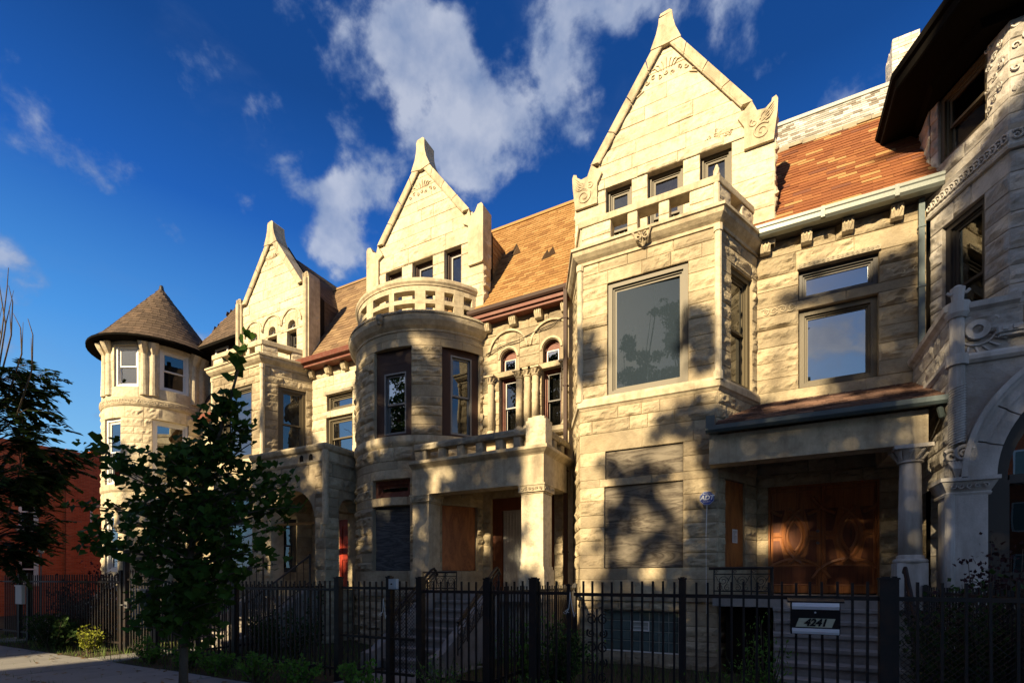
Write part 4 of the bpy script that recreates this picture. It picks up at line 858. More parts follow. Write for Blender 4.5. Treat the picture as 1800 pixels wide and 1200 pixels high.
g2, gw2, rf = gable(h2, -7.98, 1.5, 10.80, 1.30, 1.86, 13.15, opg2, 91, 'block', .05)
rf.obj('gable_roof', T_ORG, h2)
for o in opg2: window(h2, g2, *o, set_=-.14, fw=.06, fm=BROWN, sm=SILVER, gm=GL_MID, style='double')
# porch of house 2
PX0, PX1 = -7.15, -3.85
m = M(); m.box(-7.13, -3.86, 8.92, 9.28, 3.52, 4.12); m.box(-4.2, -3.86, 9.28, 10.5, 3.52, 4.12); m.box(-6.9, -3.9, 9.28, 10.5, 3.95, 4.05); m.obj('porch_beam', SMOOTH, h2)
strips(h2, 'porch_cornice', SMOOTH, [(-7.14, 8.92), (-3.86, 8.92), (-3.86, 10.5)], [(-.1, 4.10), (.0, 4.10), (.03, 4.13), (.06, 4.15), (.12, 4.2), (.12, 4.26), (-.1, 4.27)])
m = M()
def rb(m, x0, x1, y0, y1, z0, z1, s): 
    rock(m, flat(0, y0, 0), x0, x1, [z0, z1], (), 1, .02, .04, (), 1, s); rock(m, flat(x1, y0, 90), 0, y1-y0, [z0, z1], (), 1, .02, .04, (), 1, s+1); m.box(x0, x1-.002, y0+.012, y1, z0, z1)
rock(m, flat(0, 8.90, 0), -7.08, -4.2, [4.52, 4.66], (), .8, .03, .04, (), 1, 5); m.box(-7.08, -4.22, 8.915, 9.16, 4.521, 4.655); bl = m.obj('balustrade', WEATH, h2)
m = M(); m.box(-4.12, -3.86, 9.2, 10.4, 4.521, 4.65); rock(m, flat(-3.85, 9.2, 90), 0, 1.2, [4.52, 4.66], (), .6, .03, .04, (), 1, 6); m.obj('side_rail', WEATH, bl)
for i, x in enumerate((-7.06, -6.43, -5.93, -5.45, -4.97, -4.55)): m = M(); rb(m, x, x+(.30 if i == 0 else .17), 8.94, 9.12, 4.27, 4.52, 100+i); m.obj('baluster', WEATH, bl)
for i, y in enumerate((9.5, 9.95)): m = M(); rb(m, -4.06, -3.88, y, y+.16, 4.27, 4.52, 120+i); m.obj('baluster', WEATH, bl)
m = M(); rb(m, -4.24, -3.8, 8.88, 9.22, 4.27, 4.78, 140); m.box(-4.20, -3.84, 8.9, 9.2, 4.78, 4.84); m.box(-4.12, -3.92, 8.96, 9.14, 4.84, 4.88); m.obj('corner_post', PALE, bl)
for (a, b, nm) in ((-7.13, -6.68, 'pilaster'), (-4.36, -3.88, 'porch_pier')):
    m = M(); m.box(a, b, 8.94, 9.38, 1.82, 3.32); m.box(a-.04, b+.04, 8.9, 9.42, 1.2, 1.80); m.box(a-.02, b+.02, 8.92, 9.40, 1.80, 1.86); pi_ = m.obj(nm, SMOOTH if a < -6 else PALE, h2)
    m = M(); m.box(a-.01, b+.01, 8.93, 9.39, 3.33, 3.36); m.box(a-.045, b+.045, 8.895, 9.425, 3.36, 3.49); m.box(a-.06, b+.06, 8.88, 9.44, 3.49, 3.52); FP = flat(0, 8.89, 0)
    for i in range(6): m.spiral(FP, a+(b-a)*(i+.5)/6, 3.425, .035, 1.2, i, .011, .008, 1 if i % 2 else -1, 10, 4)
    for i in range(5): m.spiral(flat(b+.05, 8.9, 90), .05+i*.1, 3.425, .035, 1.2, i, .011, .0, 1 if i % 2 else -1, 10, 4)
    m.obj('capital', SMOOTH, pi_)
m = M(); m.box(-7.1, -3.85, 8.82, 10.5, 1.15, 1.33); m.box(-6.9, -6.2, 9.0, 10.5, -.1, 1.149); m.box(-4.9, -3.9, 9.0, 10.5, -.1, 1.149); m.obj('porch_floor', STEPC, h2)
# doorway: red wood surround, grey security door
m = M(); m.mbox(MW, -6.0, -5.74, 1.33, 3.6, -.2, -.1); m.mbox(MW, -4.72, -4.3, 1.33, 3.6, -.2, -.1); m.mbox(MW, -5.74, -4.72, 3.3, 3.6, -.2, -.1); m.obj('door_frame', OAKD, h2)
m = M(); m.mbox(MW, -5.72, -4.74, 1.34, 3.3, -.18, -.15)
for i in range(12): m.tube([MW(-5.68+i*.08, 1.4, -.148), MW(-5.68+i*.08, 3.25, -.148)], .014, 5)
m.obj('security_door', mat('grey_door_metal', (.50, .49, .45), .35, .5, .35, 5, 0, .5, 25, metal=.5), h2)
house_core(h2, [(-10.1, 11.2), (-9.7, 10.9)]+arc(*C2, 1.62, -60, 60, 10)+[(-6.2, 10.95), (-3.95, 10.95), (-3.95, 20), (-10.1, 20)], -.05, 7.9)
steps(h2, -6.18, -5.0, 8.8, 1.33, .27, 8, cheek=1)
m = M(); railing_scroll(m, (-6.75, 8.82), (-5.85, 8.82), 1.33, 1.33, .43, 4); m.obj('landing_railing', IRON, h2)
for xa in (-6.3, -4.75):
    m = M(); railing_scroll(m, (xa, 8.7), (xa+.1, 7.05), 1.3, .3, .5, 6); m.tube([(xa, 8.75, 1.70), (xa, 8.62, 1.84), (xa+.02, 8.5, 1.80), (xa+.1, 7.05, .86)], .028, 8); m.obj('stair_railing', IRON, h2)
t = M(); pts = [MW(-6.1, 7.15, .06), MW(-5.7, 7.28, .04), MW(-5.2, 7.32, .06), MW(-4.8, 7.42, .04), MW(-4.3, 7.5, .06), MW(-3.95, 7.62, .05)]
t.tube(pts, .010, 5); t.tube([MW(p[0], p[2]+.02+.02*sin(i*2), .055) for i, p in enumerate(pts)], .006, 4)
o = t.obj('cable', WIRE); tag(o, 'old dark cable strung across the wall above the twin arched windows', 'cable')

# ================================================================== house 1: square bay, arched porch
h1 = thing('stone_house', 'buff stone house with three arched gable windows and an arched porch behind the tree', 'house', (-13, 9.3, 0), G_ROW)
F1, R1, L1, P1, bay1, rs1 = bay_house(-16.1, -10.2, -15.18, -12.87, h1, .06, 211, [(-14.75, -13.3, 3.6, 4.1), (-14.75, -13.3, 1.82, 3.4)], OLIVE,
    (-14.72, -13.33, dict(fm=OLIVE, gm=GL_SKY, style='fixed')), dict(fm=OLIVE, style='double', gm=GL_MID, back='curtain', bz=1))
window(h1, F1, -14.75, -13.3, 1.82, 3.4, set_=-.06, fw=.08, fm=DKFR, gm=GL_MID); window(h1, F1, -14.75, -13.3, 3.6, 4.1, set_=-.06, fw=.06, fm=DKFR, gm=GL_MID, style='fixed'); window(h1, R1, *rs1, set_=-.06, fw=.06, fm=DKFR, gm=GL_MID)
parapet(h1, P1, F1, R1, L1, -15.18, [(-15.15, -14.7), (-14.25, -14.08), (-13.62, -13.45), (-13.2, -12.93)], None, [(.42, .80)], .07, 251, 8.08, 8.40, 8.54)
opg1 = [(-1.12, -.68, 8.6, 9.33), (-.23, .21, 8.6, 9.33), (.68, 1.12, 8.6, 9.33)]
g1, gw1, rf = gable(h1, -13.9, 1.44, 10.66, 1.38, 1.70, 12.95, opg1+[(c-.28, c+.28, 9.40, 9.86, 0) for c in (-.9, -.01, .9)], 191, 'round', .08)
rf.obj('gable_roof', T_DRK, h1)
m = M()
for c in (-.9, -.01, .9):
    arch_panel(m, g1, c-.28, c+.28, 9.48, 9.86, c, .17, .003, .2, 12)
    for s_ in (-1, 1):
        x0, x1 = sorted((c+s_*.17, c+s_*.28)); m.mbox(g1, x0, x1, 9.40, 9.48, -.2, .003)
    hood(m, g1, c, 9.55, .42, .05, .04, 0, 16)
m.obj('arch_moulding', SMOOTH, gw1)
for c in (-.9, -.01, .9):
    m = M(); hood(m, g1, c, 9.48, .11, .06, .05, -.17, 12); m.mbox(g1, c-.17, c+.17, 9.40, 9.43, -.17, -.12); o = m.obj('arched_window', WHITE, h1)
    m = M(); n_ = 10; m.prism(g1, [(c-.12, 9.42), (c+.12, 9.42)]+[(c+.12*cos(pi*i/n_), 9.48+.12*sin(pi*i/n_)) for i in range(n_+1)], -.16, -.15); m.obj('pane', GL_SKY, o)
for o in opg1: window(h1, g1, *o, set_=-.14, fw=.05, fm=DKFR, gm=GL_MID)
o1 = [(-11.68, -10.62, 5.2, 6.45), (-11.66, -10.62, 6.65, 7.12)]
zs = courses(-.1, 7.95, .28, [4.93, 5.2, 6.45, 6.65, 7.12], 171)
m = M(); rock(m, MW, -12.3, -10.1, zs, o1, .7, .034, .06, (), .7, 172); backing(m, MW, -12.3, -10.1, -.1, 8.2, o1)
for o in o1: reveal(m, MW, o, .25)
m.obj('wall', PALE, h1)
window(h1, MW, *o1[0], set_=-.08, fw=.08, fm=OLIVE, gm=GL_SKY, back='blind', bz=.9); window(h1, MW, *o1[1], set_=-.08, fw=.07, fm=OLIVE, gm=GL_SKY, style='fixed')
m = M(); m.mbox(MW, -11.7, -10.6, 7.12, 7.2, 0, .05); m.obj('window_hood', WEATH, h1)
for u in (-12.2, -11.5, -10.85): corbel(h1, MW, u, 7.70, 7.93)
m = M(); m.box(-12.6, -10.15, 10.22, 10.54, 7.94, 8.10); m.mould([(-12.6, 10.22), (-10.1, 10.22)], [(0, 8.0), (.1, 8.04), (.13, 8.17), (0, 8.17)]); m.obj('gutter', RUST, h1)
main_roof(h1, -16.2, -10.15, T_BRN, .3, .16, 181)
# arched porch
APF = flat(0, 8.9, 0); m = M(); zs = courses(-.1, 4.6, .28, [1.3, 3.2, 3.95], 221)
opp = [(-11.95, -10.25, 1.33, 4.3)]
rock(m, APF, -12.75, -9.88, zs, opp, .5, .04, .07, (), .9, 222); arch_panel(m, APF, -11.95, -10.25, 3.10, 4.30, -11.1, .85, .004, .4, 20)
reveal(m, APF, (-11.95, -10.25, 1.33, 3.1), .4); APS = flat(-9.88, 8.9, 90); ops_ = [(.45, 1.15, 1.33, 3.9)]
rock(m, APS, 0, 1.5, zs, ops_, .45, .04, .07, (), .9, 223); arch_panel(m, APS, .45, 1.15, 3.4, 3.9, .8, .35, .004, .4, 14); reveal(m, APS, (.45, 1.15, 1.33, 3.4), .4); backing(m, APF, -12.75, -9.9, -.1, 4.6, opp); backing(m, APS, .02, 1.5, -.1, 4.6, ops_)
m.obj('arched_porch', STONE, h1)
strips(h1, 'porch_parapet', SMOOTH, [(-12.75, 8.9), (-9.88, 8.9), (-9.88, 10.4)], [(-.35, 4.58), (.02, 4.58), (.05, 4.63), (0, 4.66), (0, 4.88), (.06, 4.92), (.1, 5.0), (.1, 5.05), (-.35, 5.05)])
m = M()
for u in (-10.75, -10.4): m.prism(APF, [(u-.07, 4.68), (u+.07, 4.68)]+[(u+.07*cos(pi*i/6), 4.78+.07*sin(pi*i/6)) for i in range(7)], .002, .006)
m.obj('parapet_slots', CORE, h1)
m = M(); m.tube([(-9.9, 8.92, 3.0), (-9.9, 8.92, 4.9)], .08, 10); 
for i in range(5): m.tube([(-9.86-.03*i, 8.82, 2.85-i*.05), (-9.9, 8.80, 3.0)], .02, 5)
m.obj('porch_colonnette', SMOOTH, h1)
m = M(); m.box(-12.7, -9.9, 8.95, 10.5, 1.15, 1.33); m.box(-12.7, -10.0, 9.3, 10.5, 4.45, 4.57); m.obj('porch_floor', STEPC, h1)
m = M(); m.mbox(MW, -11.1, -10.15, 1.34, 3.35, -.02, .04)
for a_, b_ in ((-11.0, -10.68), (-10.58, -10.25)):
    for z0, z1 in ((1.5, 2.2), (2.3, 3.2)): ring(m, MW, a_, b_, z0, z1, .03, .04, .06)
m.obj('front_door', REDW, h1)
house_core(h1, [(-16.0, 11.1), (-15.6, 10.9), (-15.0, 9.75), (-13.05, 9.75), (-12.5, 10.9), (-10.1, 10.9), (-10.1, 20), (-16.0, 20)], -.05, 7.9)
steps(h1, -11.9, -10.3, 8.9, 1.33, .27, 8, cheek=1)
for xa in (-12.0, -10.2):
    m = M(); n_ = 9
    m.tube([(xa, 8.7, 2.2), (xa, 6.95, 1.05)], .022, 6); m.tube([(xa, 8.7, 1.55), (xa, 6.95, .4)], .012, 5); m.tube([(xa, 8.7, 1.1), (xa, 8.7, 2.25)], .025, 6); m.tube([(xa, 6.95, 0), (xa, 6.95, 1.1)], .025, 6)
    for i in range(1, n_): t_ = i/n_; y_ = 8.7-1.75*t_; m.tube([(xa, y_, 1.25-1.15*t_), (xa, y_, 2.2-1.15*t_)], .009, 4)
    m.obj('stair_railing', IRON, h1)

# ================================================================== house 0: the turret house
h0 = thing('stone_house', 'buff stone corner house with a round turret under a conical shingle roof', 'house', (-20, 10.5, 0), G_ROW)
C0, R0 = (-22.3, 11.5), 1.92; B0 = cyl(*C0, R0); a0 = lambda d: R(d)*R0
def a0p(d0, d1, z0, z1): return (a0(d0), a0(d1), z0, z1)
o0 = [a0p(13, 41, 8.9, 10.5), a0p(61, 91, 8.9, 10.5), a0p(-4, 22, 5.2, 7.72), a0p(54, 90, 5.2, 7.72), a0p(-4, 26, 1.9, 4.15), a0p(56, 88, 1.9, 4.15)]
zs = courses(-.1, 10.75, .3, [1.3, 1.9, 4.15, 4.5, 4.9, 5.2, 7.72, 8.15, 8.5, 8.9, 10.45], 301)
sm = [i for i in range(len(zs)-1) if zs[i] > 8.4 or 1.3 < zs[i]+.02 < 1.9]
m = M(); rock(m, B0, a0(-70), a0(160), zs, o0, .6, .05, .085, sm, .8, 302); backing(m, B0, a0(-70), a0(160), -.1, 10.75, o0, -.014, 2)
for o in o0: reveal(m, B0, o, .3, 3)
tw = m.obj('turret', PALE, h0)
for z0, z1, dd in ((8.18, 8.48, .06), (4.93, 5.2, .05), (4.15, 4.45, .03), (1.3, 1.45, .05)):
    strips(h0, 'string_course', SMOOTH, arc(*C0, R0, -70, 160, 36), [(-.02, z0), (dd*.4, z0), (dd, z0+.06), (dd, z1-.04), (dd*.5, z1), (-.02, z1)])
m = M()
for i in range(70): m.spiral(B0, a0(-60+i*3.1), 8.33, .075, 1.2, i, .02, .06, 1 if i % 2 else -1, 9, 4)
for th in (-6, 5, 46.5, 55.5, 97, 107):
    q0, q1 = B0(a0(th), 8.6, -.06), B0(a0(th), 10.2, -.03); m.tube([q0, q1], [.17, .10], 12); m.tube([q1, B0(a0(th), 10.42, .05), B0(a0(th), 10.6, .12)], [.11, .17, .19], 8)
m.obj('turret_colonnettes', PALE, tw)
for o in o0:
    mp, L_ = chord(B0, o[0], o[1]); window(h0, mp, 0, L_, o[2], o[3], set_=-.06, fw=.10, fm=WHITE, gm=GL_SKY if o[3] < 8 else GL_MID, back='blind', bz=1, sw=.05)
# conical roof, flared at the eave
rp = [(2.38, 10.68), (2.2, 10.86), (2.0, 11.05), (.0, 13.75)]
m = M(); rr = random.Random(5); prof = []
for (r0_, z0_), (r1_, z1_) in zip(rp, rp[1:]):
    L_ = math.hypot(r1_-r0_, z1_-z0_); k = max(1, int(L_/.17))
    for i in range(k): prof.append((r0_+(r1_-r0_)*i/k, z0_+(z1_-z0_)*i/k, (r1_-r0_)/k, (z1_-z0_)/k))
for j, (r_, z_, dr_, dz_) in enumerate(prof):
    n_ = max(6, int(2*pi*r_/.27)); of = rr.random()
    for i in range(n_):
        t0 = 2*pi*(i+of)/n_; t1 = 2*pi*(i+of+.97)/n_; P_ = lambda r2_, t, z2_: (C0[0]+r2_*sin(t), C0[1]-r2_*cos(t), z2_)
        ro, ri = r_+.022, max(r_+dr_*1.1, .001)+.004
        v = [P_(ro, t0, z_+rr.uniform(-.006, .006)), P_(ro, t1, z_+rr.uniform(-.006, .006)), P_(ri, t1, z_+dz_*1.1), P_(ri, t0, z_+dz_*1.1), P_(ro-.025, t0, z_-.01), P_(ro-.025, t1, z_-.01)]
        m.add(v, [(0, 1, 2, 3), (4, 5, 1, 0)])
m.lathe(C0, [(r_, z_) for r_, z_ in [(2.36, 10.67), (2.19, 10.85), (1.99, 11.04), (.02, 13.72)]], 40)
cr_ = m.obj('conical_roof', T_DRK, h0)
m = M(); m.lathe(C0, [(.10, 13.55), (.08, 13.75), (.06, 13.82), (.01, 13.84)], 10); m.obj('roof_cap', DKFR, cr_)
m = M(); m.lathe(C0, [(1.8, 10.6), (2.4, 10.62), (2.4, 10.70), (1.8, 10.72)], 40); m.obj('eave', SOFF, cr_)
Y0 = 12.0; W0 = flat(0, Y0, 0)
zs = courses(-.1, 8.05, .3, [4.93, 5.2, 7.2], 321); oo = [(-19.5, -18.4, 5.2, 7.2), (-18.9, -17.8, 1.4, 3.4)]
m = M(); rock(m, W0, -20.9, -16.1, zs, oo, .6, .04, .085, (), .8, 322); backing(m, W0, -20.9, -16.1, -.1, 8.2, oo)
for o in oo: reveal(m, W0, o, .25)
m.obj('wall', PALE, h0); window(h0, W0, *oo[0], set_=-.08, fw=.09, fm=WHITE, gm=GL_SKY, back='blind', bz=1); window(h0, W0, *oo[1], set_=-.08, fw=.09, fm=DKFR, gm=GL_MID)
m = M(); m.box(-20.6, -16.1, 11.65, 11.98, 7.96, 8.15); m.obj('gutter', RUST, h0)
main_roof(h0, -20.6, -16.15, T_DRK, .3, .17, 331, ye=11.75, yr=13.95)
m = M(); m.box(-19.7, -17.8, 12.0, 13.6, 8.2, 10.85); dm = m.obj('dormer', BROWN, h0); window(h0, flat(0, 11.99, 0), -19.42, -18.6, 10.0, 10.76, set_=.02, fw=.09, fm=WHITE, gm=GL_SKY)
m = M(); ap = Vector((-19.35, 12.9, 13.0)); ec = [Vector(p) for p in ((-20.15, 11.7, 10.86), (-17.5, 11.7, 10.86), (-17.5, 13.9, 10.86), (-20.15, 13.9, 10.86))]
for i in range(4):
    a, b = ec[i], ec[(i+1) % 4]; U_ = (b-a).normalized(); f_ = a+U_*(ap-a).dot(U_); V = ap-f_; L_ = V.length; w_ = (b-a).length; uf = (f_-a).length
    tiles(m, a, U_, V, w_, L_, .25, .15, (lambda u, v, w_=w_, L_=L_, uf=uf: uf*v/L_ < u < w_-(w_-uf)*v/L_), 340+i); m.add([a, b, ap], [(0, 1, 2)])
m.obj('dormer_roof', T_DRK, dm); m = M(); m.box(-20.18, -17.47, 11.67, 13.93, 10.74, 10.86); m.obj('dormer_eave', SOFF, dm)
m = M(); m.box(-20.2, -17.0, 8.9, 9.3, 3.5, 4.1); m.box(-20.2, -19.9, 9.3, 11.9, 3.5, 4.1); m.box(-17.3, -17.0, 9.3, 11.9, 3.5, 4.1); m.box(-20.3, -16.9, 8.8, 11.9, 4.1, 4.22); m.box(-20.2, -17, 8.85, 11.9, 1.15, 1.33); m.box(-20.1, -17.1, 8.95, 11.9, -.1, 1.149); m.obj('porch', SMOOTH, h0)
for x in (-20.0, -17.2): column(h0, x, 9.1, 1.33, 3.5, .17, PALE, .28, .15)
steps(h0, -19.3, -17.9, 8.85, 1.33, .28, 8, cheek=1)
house_core(h0, arc(*C0, 1.4, -170, 170, 18), 0, 10.6)
m = M(); m.box(-20.4, -16.2, 12.5, 20, -.05, 8.0); m.box(-24.2, -20.4, 13.0, 20, -.05, 8.0); m.obj('rear_body', BRICK, h0)

# ================================================================== house 4: the shaded house at the right edge
h4 = thing('stone_house', 'greyer stone house with a deep dark eave, faceted bay and round arched porch', 'house', (4, 9.3, 0), G_ROW)
CF = flat(2.52, 10.56, -63.6); CFL = 1.33     # canted face, back-left to front-right
F4 = flat(0, 9.37, 0)
o4c = [(.23, .96, 5.2, 7.35), (.16, 1.0, 8.42, 9.5)]; o4f = [(3.5, 4.9, 5.2, 7.35), (3.5, 4.9, 8.42, 9.5)]
zs = courses(-.1, 9.75, .27, [4.9, 5.2, 7.35, 7.66, 7.98, 8.42, 9.5], 401)
m = M(); rock(m, CF, 0, CFL, zs, o4c, .45, .04, .036, (), .9, 402); rock(m, F4, 3.11, 6.2, zs, o4f, .5, .045, .045, (), .95, 403)
backing(m, CF, 0, CFL, -.1, 9.75, o4c); backing(m, F4, 3.11, 6.2, -.1, 9.75, o4f)
rock(m, flat(2.5, 12.2, -90), 0, 1.64, courses(8, 9.75, .25, (), 9), (), .4, .05, .05, (), 1, 404)
for o in o4c: reveal(m, CF, o, .28)
for o in o4f: reveal(m, F4, o, .28)
m.obj('faceted_bay', GREY, h4)
window(h4, CF, *o4c[0], set_=-.06, fw=.09, fm=DKFR, gm=GL_MID); window(h4, CF, *o4c[1], set_=-.04, fw=.07, fm=OLIVE, gm=GL_MID)
for o in o4f: window(h4, F4, *o, set_=-.06, fw=.09, fm=DKFR, gm=GL_MID)
P4 = [CF(-.02, 0)[:2], CF(CFL, 0)[:2], (6.2, 9.37)]
strips(h4, 'carved_band', GREYS, P4, [(-.02, 7.66), (.05, 7.66), (.07, 7.7), (.03, 7.73), (.03, 7.93), (.06, 7.98), (-.02, 7.98)])
m = M()
for i in range(16): m.spiral(CF, .03+i*.085, 7.83, .075, 1.35, 2.2, .017, .05, -1, 14, 5)
for i in range(26): m.spiral(F4, 3.18+i*.1, 7.83, .075, 1.35, 2.2, .017, .05, -1, 12, 5)
for i in range(10): m.spiral(F4, 3.17+(i % 3)*.11, 8.5+i*.1, .05, 1.2, i, .015, .03, 1, 10, 4); m.spiral(CF, 1.05+(i % 3)*.09, 8.5+i*.1, .05, 1.2, i, .014, .03, 1, 10, 4)
m.obj('leaf_scroll_carving', GREYS, h4)
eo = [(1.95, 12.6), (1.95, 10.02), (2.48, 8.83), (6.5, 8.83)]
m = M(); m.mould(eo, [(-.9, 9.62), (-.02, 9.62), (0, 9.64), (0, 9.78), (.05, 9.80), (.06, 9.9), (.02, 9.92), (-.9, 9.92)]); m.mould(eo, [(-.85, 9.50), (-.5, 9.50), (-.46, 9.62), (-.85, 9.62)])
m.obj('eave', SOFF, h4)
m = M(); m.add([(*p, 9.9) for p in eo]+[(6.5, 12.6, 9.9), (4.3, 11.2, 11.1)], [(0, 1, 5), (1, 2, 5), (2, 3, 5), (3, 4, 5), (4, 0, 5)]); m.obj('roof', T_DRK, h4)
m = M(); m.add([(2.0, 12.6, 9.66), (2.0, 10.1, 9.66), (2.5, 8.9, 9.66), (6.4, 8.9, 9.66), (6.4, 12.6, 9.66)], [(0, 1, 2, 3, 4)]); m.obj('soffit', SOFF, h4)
# chimney at the party wall
m = M(); CM = mat('whitewashed_brick', (.62, .58, .50), .9, .1, .15, 4, .25, .4, 30, stain=((.45, .2, .1), 5, .6))
def brick_face(m, mp, w, z0, z1, s):
    r_ = random.Random(s); k = 0; z = z0
    while z < z1-.02:
        u = -.1 if k % 2 else 0
        while u < w-.01:
            a, b = max(u, 0)+.004, min(u+.2, w)-.004
            if b-a > .03 and not (z > z1-.12 and r_.random() < .35): m.mbox(mp, a, b, z+.004, min(z+.068, z1), -.03, r_.uniform(0, .008))
            u += .2
        z += .072; k += 1
brick_face(m, flat(2.34, 12.3, 0), .44, 11.2, 12.5, 1); brick_face(m, flat(2.34, 12.9, -90), .6, 11.2, 12.5, 2); m.box(2.36, 2.76, 12.32, 12.88, 11.0, 12.44)
m.obj('chimney', CM, h4)
m = M(); m.box(2.28, 2.84, 12.25, 12.95, 10.6, 11.5); m.obj('chimney_flashing', T_RED, h4)
# porch with the great arch
YP = 8.72; AP = flat(0, YP, 0); oa = [(2.78, 5.66, -.1, 4.5)]
zs = courses(-.1, 5.2, .3, [2.97, 4.5, 4.62], 411)
m = M(); rock(m, AP, 2.29, 6.3, zs, [(2.42, 6.02, -.1, 4.8)], .5, .03, .04, [i for i in range(len(zs)-1) if zs[i] < 2.9], .7, 412)
arch_panel(m, AP, 2.42, 6.02, 2.97, 4.81, 4.22, 1.8, .0, .02, 24)
backing(m, AP, 2.3, 6.3, 4.82, 5.2); rock(m, flat(2.29, 10.56, -90), 0, 1.84, [2.97]+courses(3.2, 5.2, .3, (), 4), (), .5, .03, .05, (), .9, 413); backing(m, flat(2.29, 10.56, -90), 0, 1.83, 2.97, 5.2)
m.obj('porch', GREY, h4)
m = M(); nv = 11
for i in range(nv):   # voussoirs
    t0, t1 = pi*i/nv+.006, pi*(i+1)/nv-.006; q = []
    for s_ in range(5):
        t = t0+(t1-t0)*s_/4; q.append((4.22+1.44*cos(t), 2.97+1.44*sin(t)))
    q2 = [(4.22+1.60*cos(t0+(t1-t0)*s_/4), 2.97+1.60*sin(t0+(t1-t0)*s_/4)) for s_ in range(5)]; q3 = [(4.22+1.72*cos(t0+(t1-t0)*s_/4), 2.97+1.72*sin(t0+(t1-t0)*s_/4)) for s_ in range(5)]
    for s_ in range(4): m.prism(AP, [q2[s_], q3[s_], q3[s_+1], q2[s_+1]], -.35, .02); m.prism(AP, [q[s_], q2[s_], q2[s_+1], q[s_+1]], -.35, -.005)
m.obj('arch_stones', GREYS, h4)
m = M(); hood(m, AP, 4.22, 2.97, 1.72, .05, .06, 0, 40); hood(m, AP, 4.22, 2.97, 1.77, .06, .1, 0, 40); m.obj('hood_mould', GREYS, h4)
for px in (2.27, 5.7):
    m = M(); m.box(px, px+.41, YP-.02, YP+.42, -.1, 2.76); m.tube([(px+.03, YP+.02, -.1), (px+.03, YP+.02, 2.76)], .06, 10); pi_ = m.obj('porch_pier', GREYS, h4)
    m = M(); m.mould([(px, YP+.5), (px, YP-.0), (px+.42, YP-.0), (px+.42, YP+.4)], [(-.1, 2.74), (.02, 2.74), (.03, 2.77), (.02, 2.79), (.08, 2.92), (.10, 2.93), (.10, 2.98), (-.1, 2.98)])
    for i in range(5): m.spiral(AP, px+.04+i*.085, 2.86, .035, 1.2, 1+i*2, .010, .07, 1 if i % 2 else -1, 12, 4)
    m.obj('capital', GREYS, pi_)
m = M(); m.tube([(2.36, YP-.02, 3.45), (2.36, YP-.02, 4.52)], .085, 12)
for i in range(22):
    z = 3.45+i*.036; m.tube([(2.36+.088*cos(a_), YP-.02+.088*sin(a_), z+.03*(a_+1.6)) for a_ in [k*.4-3.2 for k in range(9)]], .010, 4)
m.tube([(2.36, YP-.02, 4.62), (2.36, YP-.02, 5.16)], .08, 12); m.tube([(2.36, YP-.02, 4.5), (2.36, YP-.02, 4.64)], .12, 12); m.tube([(2.36, YP-.02, 5.14), (2.36, YP-.02, 5.2), (2.36, YP-.02, 5.34)], [.1, .13, .14], 12)
m.tube([(2.36, YP-.05, 5.32), (2.36, YP-.05, 5.44), (2.36, YP-.05, 5.54), (2.36, YP-.05, 5.58)], [.06, .07, .085, .03], 10)
for s_ in (-1, 1): m.tube([(2.36, YP-.06, 5.48), (2.36+s_*.09, YP-.07, 5.47), (2.36+s_*.12, YP-.07, 5.5)], .022, 6)
m.spiral(AP, 2.42, 3.30, .11, 1.6, .5, .028, .06, 1, 26, 6); m.spiral(AP, 2.30, 3.28, .09, 1.4, 2.5, .026, .04, -1, 20, 6)
for i in range(5): m.tube([AP(2.27+i*.035, 3.2, .05), AP(2.32+i*.02, 3.1, .08), AP(2.36, 2.99, .03)], .022, 5)
m.obj('twisted_colonnette', GREYS, h4)
PP = [(2.30, 10.5), (2.30, YP), (2.98, YP)]
strips(h4, 'porch_cornice', GREYS, PP, [(-.2, 5.16), (.02, 5.16), (.04, 5.2), (.09, 5.24), (.1, 5.31), (-.2, 5.31)])
strips(h4, 'porch_string', GREYS, [(2.30, 10.5), (2.30, YP), (6.3, YP)], [(-.05, 4.52), (.03, 4.52), (.06, 4.56), (.06, 4.61), (.03, 4.65), (-.05, 4.65)])
m = M(); m.box(2.78, 6.3, YP-.07, YP, 4.80, 4.84); m.box(2.76, 6.3, YP-.1, YP, 4.84, 4.92)
for i in range(24): m.box(2.8+i*.1, 2.85+i*.1, YP-.12, YP-.1, 4.86, 4.91)
m.obj('dentil_course', GREYS, h4)
m = M(); hood(m, AP, 2.57, 4.95, .06, .07, .05, 0, 18, 0, 360); hood(m, AP, 2.57, 4.95, .19, .02, .025, 0, 20, 110, 340)
for i in range(7): a_ = R(200+i*22); m.tube([AP(2.57+.2*cos(a_), 4.92+.2*sin(a_), .01), AP(2.6+.3*cos(a_), 4.9+.26*sin(a_), .03)], .014, 4)
m.spiral(AP, 2.74, 5.06, .05, 1.3, 0, .012, .02, 1, 12, 4); m.obj('scroll_carving', GREYS, h4)
m = M(); m.prism(AP, [(2.57+.06*cos(i*pi/6), 4.95+.06*sin(i*pi/6)) for i in range(12)], .002, .004); m.obj('drain_hole', CORE, h4)
m = M(); AD = flat(0, YP+.45, 0)
hood(m, AD, 4.22, 2.97, 1.22, .24, .08, 0, 30); m.mbox(AD, 2.78, 3.02, 0, 2.97, 0, .08); m.mbox(AD, 3.02, 5.6, 2.92, 3.04, 0, .08); m.mbox(AD, 3.02, 5.6, 1.3, 1.7, -.06, .02); m.obj('door_surround', DKFR, h4)
m = M(); m.mbox(AD, 3.02, 5.5, 1.7, 2.92, -.05, -.04); m.obj('pane', GL_DARK, h4); m = M(); m.prism(AD, [(4.22+1.22*cos(pi*i/20), 3.04+1.17*sin(pi*i/20)) for i in range(21)], -.05, -.04); m.obj('fanlight', GL_SKY, h4)
m = M()
